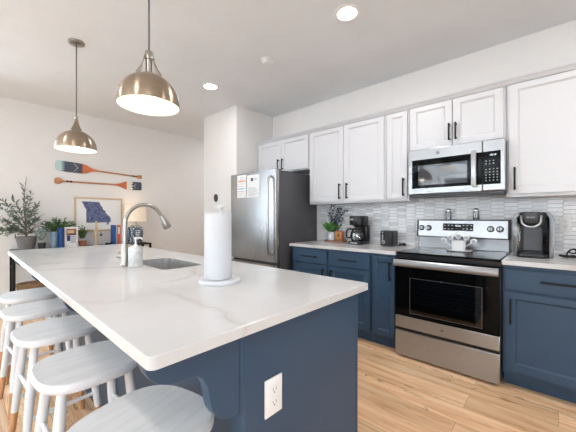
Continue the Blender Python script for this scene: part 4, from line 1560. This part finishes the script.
# little fern in terracotta
pt = thing('small_fern', 'small dark green fern in a terracotta pot beside the photo block', 'plant', (-5.10, 1.162, CT))
B('terracotta').lathe((-5.10, 1.162, CT), [(0.04, 0), (0.05, 0.06), (0.054, 0.062), (0.054, 0.08), (0.045, 0.08), (0.042, 0.065), (0, 0.065)], 24).build('pot', pt)
ml = B('green')
stems_and_leaves(None, ml, (-5.10, 1.162, CT + 0.07), 30, 0.27, 0.062, 10, 0.032, 0.011)
ml.build('foliage', pt, flat=True)
# wooden figure
wf_ = thing('wooden_figurine', 'pale carved wooden figurine in front of the framed map', 'figurine', (-5.1, 1.335, CT))
mb = B('figure_wood')
mb.lathe((-5.1, 1.335, CT), [(0.035, 0), (0.035, 0.012), (0.012, 0.016), (0.0, 0.016)], 18)
mb.tube([(-5.1, 1.335, CT + 0.012), (-5.1, 1.33, CT + 0.12), (-5.1, 1.338, CT + 0.22), (-5.1, 1.332, CT + 0.34)], 0.012, 10, radii=[0.012, 0.018, 0.02, 0.009], smooth=2)
mb.tube([(-5.1, 1.335, CT + 0.24), (-5.08, 1.385, CT + 0.21), (-5.08, 1.40, CT + 0.17)], 0.008, 8, smooth=1)
mb.tube([(-5.1, 1.335, CT + 0.23), (-5.09, 1.29, CT + 0.19), (-5.07, 1.30, CT + 0.12)], 0.008, 8, smooth=1)
mb.ball((-5.1, 1.334, CT + 0.345), 0.018)
mb.build('body', wf_)
B('print_dark').ball((-5.075, 1.39, CT + 0.155), 0.018).build('ball', wf_)
# dark little ornament
mb = B('black')
mb.ball((-5.05, 1.46, CT + 0.018), 0.018, 1, 1.3, 1)
mb.tube([(-5.05, 1.465, CT + 0.02), (-5.05, 1.50, CT + 0.016), (-5.05, 1.53, CT + 0.03)], 0.012, 8, smooth=1)
mb.ball((-5.05, 1.53, CT + 0.032), 0.014)
mb.cyl((-5.05, 1.50, CT), (-5.05, 1.50, CT + 0.016), 0.012)
single(mb, 'small_ornament', 'small dark ornament lying at the foot of the upright books', 'ornament', loc=(-5.05, 1.49, CT))
gk = 'books in front of the lamp'
book('cobalt blue book at the left end of the row by the lamp', 1.545, 1.577, -5.16, -5.02, 0.300, 'book_blue', gk)
book('thin pale spined book between the cobalt and orange books', 1.579, 1.590, -5.16, -5.02, 0.296, 'book_teal', gk)
book('orange red book in the row by the lamp', 1.592, 1.643, -5.16, -5.02, 0.298, 'book_red', gk, 'paddle_cream')
book('pale grey book at the right end of the row by the lamp', 1.645, 1.662, -5.16, -5.02, 0.292, 'book_teal', gk)
# lamp
LX, LY = -5.10, 1.885
lp = thing('table_lamp', 'table lamp with blue patterned jar base and cream shade', 'lamp', (LX, LY, CT))
B('jar').lathe((LX, LY, CT), [(0.085, 0), (0.09, 0.005), (0.112, 0.06), (0.120, 0.15), (0.118, 0.21), (0.100, 0.262), (0.07, 0.285), (0.05, 0.29), (0.0, 0.29)], 36).build('base', lp)
mb = B('nickel').lathe((LX, LY, CT + 0.29), [(0.052, 0), (0.052, 0.014), (0.03, 0.022), (0.03, 0.04), (0.012, 0.046), (0.012, 0.1), (0, 0.1)], 24)
mb.build('neck', lp)
B('shade').lathe((LX, LY, CT + 0.352), [(0.168, 0.0), (0.160, 0.275), (0.157, 0.275), (0.165, 0.0), (0.168, 0.0)], 40, cap=False).build('lamp_shade', lp)
mb = B('nickel')
for i in range(3):
    a = 2 * PI * i / 3
    mb.cyl((LX, LY, CT + 0.375), (LX + 0.164 * math.cos(a), LY + 0.164 * math.sin(a), CT + 0.375), 0.002, seg=6)
mb.build('shade_ring', lp)
B('bulb').ball((LX, LY, CT + 0.44), 0.03).build('bulb', lp)
dl = bpy.data.lights.new('lamp_glow', 'POINT')
dl.energy = 0.45
dl.color = (1.0, 0.82, 0.62)
dl.shadow_soft_size = 0.04
lo_ = bpy.data.objects.new('lamp_glow', dl)
COL.objects.link(lo_)
lo_.location = (LX, LY, CT + 0.52)

# wicker basket on the lower shelf
bk = thing('wicker_basket', 'woven wicker basket on the lower shelf of the console table', 'basket', (-5.10, 0.62, 0.25))
mb = B('wicker')
for i in range(5):
    z = 0.263 + i * 0.019
    pts = [(-5.10 + (0.12 + 0.004 * i) * math.cos(a) * 1.0, 0.62 + (0.15 + 0.004 * i) * math.sin(a), z + 0.003 * math.sin(8 * a + i * PI)) for a in [2 * PI * k / 40 for k in range(41)]]
    mb.tube(pts, 0.0105, 8)
mb.prism([(-5.10 + 0.118 * math.cos(2 * PI * k / 24), 0.62 + 0.148 * math.sin(2 * PI * k / 24)) for k in range(24)], 0.2515, 0.26, 'xy')
mb.build('body', bk)
mb = B('wicker').tube([(-5.10 + 0.14 * math.cos(a), 0.62 + 0.17 * math.sin(a), 0.352) for a in [2 * PI * k / 40 for k in range(41)]], 0.013, 8)
mb.build('rim', bk)

# ------------------------------------------------------------------ worktop, left of the range
Z = 0.9142
# cutting board
single(B('board').prism(rrect(-2.215, -1.93, 3.10, 3.218, 0.015, 4), Z, Z + 0.018, 'xy', 0.003), 'cutting_board', 'brown wooden board lying on the worktop below the white potted plant', 'cutting board', loc=(-2.08, 3.16, Z))
pz = Z + 0.0185
pt = thing('potted_herb', 'green plant with dark berry sprigs in a white pot on the wooden board', 'plant', (-2.13, 3.155, pz))
B('white_pot').lathe((-2.13, 3.155, pz), [(0.042, 0), (0.046, 0.003), (0.052, 0.10), (0.047, 0.10), (0.044, 0.085), (0, 0.085)], 28).build('pot', pt)
ml = B('bright_green')
random.seed(3)
stems_and_leaves(None, ml, (-2.13, 3.14, pz + 0.08), 30, 0.17, 0.12, 8, 0.05, 0.024, squash=0.9)
ml.build('foliage', pt, flat=True)
ms, ml = B('bark'), B('dark_sprig')
for (dx, dz) in ((-0.04, 0.24), (0.02, 0.34), (0.08, 0.38), (0.13, 0.30), (0.17, 0.33), (0.18, 0.24), (0.22, 0.28), (0.20, 0.18), (0.11, 0.22)):
    p0 = Vector((-2.13, 3.15, pz + 0.09))
    p2 = p0 + Vector((dx, random.uniform(-0.06, 0.03), dz))
    p1 = p0 * 0.5 + p2 * 0.5 + Vector((-dx * 0.2, 0, 0.03))
    ms.tube([p0, p1, p2], 0.0015, 5, smooth=1)
    for k in range(13):
        u = 0.35 + 0.65 * k / 12
        q = p0 * (1 - u) ** 2 + p1 * 2 * u * (1 - u) + p2 * u * u
        ml.leaf(q, Vector((random.uniform(-1, 1), random.uniform(-0.6, 0.3), random.uniform(-0.3, 0.8))), 0.036, 0.016)
        if k % 2:
            ml.ball(q + Vector((random.uniform(-0.012, 0.012), random.uniform(-0.012, 0.0), 0)), 0.006, u=8, v=6)
ms.build('stems', pt)
ml.build('sprigs', pt, flat=True)
wb = thing('wooden_sign_block', 'small orange toned wooden block standing on the board beside the white pot', 'ornament', (-2.0, 3.135, pz))
B('wood_box').box(-2.055, -1.955, 3.115, 3.165, pz + 0.012, pz + 0.118, 0.004).build('block', wb)
B('board').box(-2.06, -1.95, 3.108, 3.172, pz, pz + 0.012, 0.002).build('foot', wb)
B('print_dark').lathe((-2.005, 3.1155, pz + 0.066), [(0.0, 0.0012), (0.016, 0.0012), (0.017, 0.0)], 20, (0, -1, 0)).build('emblem', wb)

# drip coffee maker
cx, cy = -1.705, 3.08
cm = thing('coffee_maker', 'black drip coffee maker with glass carafe on the left worktop', 'coffee maker', (cx, cy, Z))
mb = B('black_plastic')
mb.prism(rrect(cx - 0.088, cx + 0.092, cy - 0.12, cy + 0.115, 0.05, 6), Z, Z + 0.032, 'xy', 0.004)
mb.build('base', cm)
mb = B('black_plastic')
mb.prism(rrect(cx - 0.085, cx + 0.092, cy + 0.03, cy + 0.115, 0.03, 5), Z + 0.0325, Z + 0.215, 'xy', 0.003)
mb.build('water_tank', cm)
mb = B('black_plastic')
mb.prism(rrect(cx - 0.092, cx + 0.095, cy - 0.115, cy + 0.116, 0.088, 9), Z + 0.2155, Z + 0.322, 'xy', 0.006)
mb.lathe((cx, cy - 0.035, Z + 0.185), [(0.03, 0.008), (0.056, 0.031), (0, 0.031)], 24)
hd = mb.build('brew_head', cm)
B('silver').box(cx - 0.045, cx - 0.005, cy - 0.1165, cy - 0.110, Z + 0.275, Z + 0.288).build('name_plate', hd)
mb = B('glass').lathe((cx, cy - 0.042, Z + 0.034), [(0.0, 0.002), (0.056, 0.0), (0.071, 0.02), (0.076, 0.055), (0.070, 0.10), (0.054, 0.132), (0.057, 0.146), (0.054, 0.146), (0.051, 0.132), (0.067, 0.10), (0.073, 0.055), (0.068, 0.022), (0.054, 0.004), (0.0, 0.005)], 32, cap=False)
cf_ = mb.build('carafe', cm)
mb = B('black_plastic')
mb.lathe((cx, cy - 0.042, Z + 0.166), [(0.058, 0), (0.060, 0.01), (0.054, 0.0165), (0.0, 0.0165)], 28)
mb.lathe((cx, cy - 0.042, Z + 0.140), [(0.070, -0.014), (0.067, 0.004), (0.060, 0.010)], 28, cap=False)
mb.build('lid', cf_)
hdx, hdy = -0.78, -0.62
def hp(r, z):
    return (cx + hdx * r, cy - 0.042 + hdy * r, Z + z)
mb = B('black_plastic').tube([hp(0.055, 0.172), hp(0.095, 0.174), hp(0.115, 0.158), hp(0.119, 0.10), hp(0.112, 0.066), hp(0.072, 0.078)], 0.009, 10, smooth=2)
mb.build('carafe_handle', cf_)
mb = B('silver').box(cx - 0.045, cx + 0.045, cy - 0.1215, cy - 0.1195, Z + 0.010, Z + 0.024, 0.0)
mb.build('switch_panel', cm)

# toaster
tx0, tx1, ty0, ty1 = -1.405, -1.265, 2.975, 3.145
to = thing('toaster', 'black two slot toaster on the left worktop near the range', 'toaster', (-1.335, 3.06, Z))
mb = B('black_plastic')
mb.prism(rrect(tx0, tx1, ty0, ty1, 0.03, 5), Z + 0.012, Z + 0.165, 'xy', 0.012)
mb.build('body', to)
B('dark_grey').prism(rrect(tx0 + 0.008, tx1 - 0.008, ty0 + 0.008, ty1 - 0.008, 0.02, 4), Z, Z + 0.012, 'xy').build('foot', to)
mb = B('gloss_black')
for s in (-0.03, 0.03):
    mb.box(-1.335 + s - 0.011, -1.335 + s + 0.011, ty0 + 0.03, ty1 - 0.03, Z + 0.1645, Z + 0.1662)
mb.build('slots', to)
B('silver').box(tx0 + 0.03, tx0 + 0.042, ty0 - 0.0035, ty0 + 0.002, Z + 0.06, Z + 0.155, 0.001).build('lever_track', to)
B('black').box(tx0 + 0.022, tx0 + 0.050, ty0 - 0.020, ty0 - 0.002, Z + 0.125, Z + 0.140, 0.003).build('lever', to)
mb = B('silver').lathe((tx0 + 0.045, ty0 + 0.001, Z + 0.045), [(0.019, 0), (0.019, 0.006), (0.015, 0.010), (0, 0.010)], 24, (0, -1, 0))
dk = mb.build('browning_dial', to)
B('black').lathe((tx0 + 0.045, ty0 - 0.0092, Z + 0.045), [(0.008, -0.0006), (0.008, 0.002), (0, 0.002)], 16, (0, -1, 0)).build('dial_cap', dk)
mb = B('cord_black')
random.seed(21)
pts = []
for i in range(44):
    a = i * 0.55
    r = 0.022 + 0.007 * math.sin(i * 1.7)
    pts.append((-1.215 + 0.0008 * i + r * 1.2 * math.cos(a), 3.06 + r * math.sin(a), Z + 0.006 + 0.022 * (0.5 + 0.5 * math.sin(i * 0.9)) + 0.0003 * i))
mb.tube([(-1.266, 3.10, Z + 0.02), (-1.25, 3.085, Z + 0.008)] + pts, 0.0038, 6, smooth=1)
mb.box(-1.185, -1.150, 3.045, 3.066, Z + 0.012, Z + 0.030, 0.004)
single(mb, 'power_cord', 'bundled black cord with plug lying beside the toaster', 'cord', loc=(-1.215, 3.06, Z))

# ------------------------------------------------------------------ things on the range
sr = thing('spoon_rest', 'white ceramic tray on the rear of the cooktop', 'tray', (-0.655, 2.98, 0.918))
mb = B('ceramic')
mb._add(loop_mesh([[(-0.655 + (0.10 + o) * x, 2.985 + (0.055 + o) * y, z) for x, y in superell(1, 1, 3.4, 40)] for o, z in ((-0.02, 0.9181), (-0.004, 0.9195), (0.004, 0.929), (0.002, 0.931), (-0.004, 0.929), (-0.014, 0.9225), (-0.05, 0.922))]))
mb.build('tray', sr)
hc = thing('measuring_spoon_holder', 'white ceramic holder full of measuring spoons on the cooktop tray', 'utensil holder', (-0.66, 2.985, 0.922))
mb = B('ceramic')
mb._add(loop_mesh([[(-0.66 + (0.052 + o) * x, 2.985 + (0.032 + o) * y, z) for x, y in superell(1, 1, 3.0, 36)] for o, z in ((-0.004, 0.9222), (0.0, 0.925), (0.004, 0.99), (0.005, 1.012), (0.001, 1.012), (0.0, 0.99), (-0.006, 0.935), (-0.03, 0.933))]))
mb.build('cup', hc)
gs = 'measuring spoons in the holder'
random.seed(2)
angs = [(-1.15, 'leftmost, leaning far out over the rim'), (-0.58, 'second from the left'), (0.0, 'upright in the middle'), (0.58, 'second from the right'), (1.15, 'rightmost, leaning far out over the rim')]
for a, w_ in angs:
    t = thing('measuring_spoon', 'white measuring spoon in the holder on the cooktop, ' + w_, 'spoon', (-0.66 + 0.02 * a, 2.985, 0.94), gs)
    b0 = Vector((-0.66 + 0.024 * a, 2.982, 0.940))
    d = Vector((math.sin(a * 0.8), -0.05, math.cos(a * 0.8)))
    e_ = b0 + d * 0.098
    B('ceramic').tube([b0, b0 + d * 0.05, e_], 0.0035, 8).build('handle', t)
    mb = B('ceramic')
    s = Vector((math.cos(a * 0.8), 0, -math.sin(a * 0.8)))
    X = Matrix.Translation(e_ + d * 0.016) @ Matrix.Rotation(a * 0.8, 4, 'Y')
    tb = bmesh.new()
    bmesh.ops.create_uvsphere(tb, u_segments=16, v_segments=10, radius=0.0235)
    bmesh.ops.transform(tb, matrix=X @ Matrix.Diagonal((1.0, 0.55, 1.2, 1)), verts=tb.verts[:])
    mb._add(tb)
    ho = mb.build('bowl', t)
    B('print_grey').lathe(e_ + d * 0.016 - Vector((0, 0.0116, 0)), [(0.0, 0.0018), (0.015, 0.0014), (0.016, 0.0)], 16, (0, -1, 0)).build('hollow', ho)

def shaker_jar(label, x, fill, mark):
    t = thing('shaker', label, 'shaker', (x, 3.185, 1.199), 'shakers on the range backguard')
    z = 1.1992
    B('glass').lathe((x, 3.185, z), [(0.0, 0.0), (0.024, 0.0), (0.026, 0.003), (0.025, 0.07), (0.022, 0.078), (0.020, 0.078), (0.022, 0.07), (0.0225, 0.005), (0.0, 0.005)], 20, cap=False).build('jar', t)
    B(fill).lathe((x, 3.185, z + 0.0055), [(0.0, 0.0), (0.0215, 0.0), (0.0215, 0.05), (0.0, 0.053)], 18).build('contents', t)
    B('chrome').lathe((x, 3.185, z + 0.0785), [(0.024, 0), (0.0245, 0.012), (0.020, 0.024), (0.008, 0.029), (0.0, 0.03)], 20).build('lid', t)
    B('sheet' if mark else 'print_grey').box(x - 0.013, x + 0.013, 3.1575, 3.1592, z + 0.02, z + 0.06).build('label', t)
    if mark:
        B('slot').box(x - 0.002, x + 0.003, 3.1566, 3.158, z + 0.027, z + 0.053).build('mark', t)
    return t
shaker_jar('clear glass shaker with pale contents, left one on the range backguard', -0.792, 'ceramic', False)
shaker_jar('glass shaker with a white label, right one on the range backguard', -0.560, 'print_dark', True)

# ------------------------------------------------------------------ pod coffee machine, right of the range
kx, ky0, ky1 = -0.146, 2.90, 3.20
hw = 0.128
kc = thing('pod_coffee_machine', 'black and silver pod coffee machine on the right worktop', 'coffee maker', (kx, 3.05, Z))
mb = B('black_plastic')
mb.prism(rrect(kx - hw * 0.78, kx + hw * 0.78, ky0 + 0.10, ky1, 0.03, 5), Z, Z + 0.335, 'xy', 0.010)
mb.build('body', kc)
mb = B('shell')
for s in (-1, 1):
    o = []
    for z, w_ in ((0.0, 0.93), (0.10, 0.96), (0.22, 1.0), (0.29, 0.98), (0.32, 0.90), (0.342, 0.74)):
        o.append((kx + s * hw * w_, Z + z))
    i_ = [(kx + s * hw * 0.62, Z + 0.346), (kx + s * hw * 0.62, Z + 0.325), (kx + s * hw * 0.74, Z + 0.30), (kx + s * hw * 0.72, Z)]
    mb.prism(o + i_, ky0 + 0.03, ky1 - 0.02, 'xz', 0.004)
mb.build('side_shell', kc)
mb = B('black_plastic')
mb.prism(rrect(kx - hw * 0.62, kx + hw * 0.62, ky0 + 0.005, ky0 + 0.11, 0.03, 5), Z + 0.238, Z + 0.345, 'xy', 0.008)
mb.build('brew_head', kc)
mb = B('dark_grey')
mb.prism(rrect(kx - hw * 0.48, kx + hw * 0.36, ky0 - 0.012, ky0 + 0.10, 0.025, 5), Z + 0.262, Z + 0.3485, 'xy', 0.006)
ld_ = mb.build('lid', kc)
mb = B('silver')
yh = ky0 - 0.016
mb.tube([(kx - hw * 0.52, ky0 + 0.05, Z + 0.32), (kx - hw * 0.52, yh, Z + 0.315), (kx - hw * 0.50, yh - 0.004, Z + 0.262), (kx - hw * 0.30, yh - 0.006, Z + 0.238), (kx - hw * 0.06, yh - 0.006, Z + 0.233), (kx + hw * 0.18, yh - 0.006, Z + 0.238), (kx + hw * 0.38, yh - 0.004, Z + 0.262), (kx + hw * 0.40, yh, Z + 0.315), (kx + hw * 0.40, ky0 + 0.05, Z + 0.32)], 0.007, 10, smooth=2)
mb.build('lift_handle', ld_)
text_mesh('brand_lettering', 'KEURIG', 0.015, 'silver', ld_, (kx - hw * 0.06, ky0 - 0.0128, Z + 0.305), (PI / 2, 0, 0))
mb = B('tank')
mb.box(kx - hw * 0.45, kx + hw * 0.40, ky0 + 0.095, ky0 + 0.099, Z + 0.05, Z + 0.235, 0.001)
mb.build('front_plate', kc)
mb = B('glass')
mb.box(kx - hw * 0.90, kx - hw * 0.56, ky0 + 0.012, ky0 + 0.13, Z + 0.035, Z + 0.262, 0.008)
mb.build('water_reservoir', kc)
mb = B('gloss_black').box(kx + hw * 0.46, kx + hw * 0.70, ky0 + 0.03, ky0 + 0.099, Z + 0.032, Z + 0.30, 0.004)
mb.build('control_column', kc)
mb = B('black_plastic')
mb.prism(rrect(kx - hw * 0.72, kx + hw * 0.66, ky0 - 0.03, ky0 + 0.098, 0.03, 5), Z, Z + 0.030, 'xy', 0.006)
dt = mb.build('drip_tray', kc)
mb = B('dark_grey')
for i in range(9):
    y = ky0 - 0.012 + i * 0.011
    mb.box(kx - hw * 0.52, kx + hw * 0.46, y, y + 0.005, Z + 0.030, Z + 0.0325)
mb.build('drip_grate', dt)
mb = B('cord_black')
random.seed(4)
pts = []
for i in range(56):
    u = i / 55
    pts.append((0.012 + 0.18 * u + 0.018 * math.cos(i * 1.1), 3.06 + 0.05 * u + 0.016 * math.sin(i * 1.1), Z + 0.006 + 0.012 * (0.5 + 0.5 * math.sin(i * 0.8))))
mb.tube(pts, 0.0062, 6, smooth=1)
mb.tube([(0.045, 3.08, Z + 0.02), (0.055, 3.09, Z + 0.05), (0.08, 3.095, Z + 0.068), (0.105, 3.10, Z + 0.05), (0.085, 3.09, Z + 0.03), (0.05, 3.085, Z + 0.045), (0.09, 3.08, Z + 0.075), (0.12, 3.09, Z + 0.04), (0.12, 3.09, Z + 0.01)], 0.0055, 8, smooth=2)
single(mb, 'power_cord', 'bundled black cord on the worktop right of the pod coffee machine', 'cord', loc=(0.06, 3.08, Z))
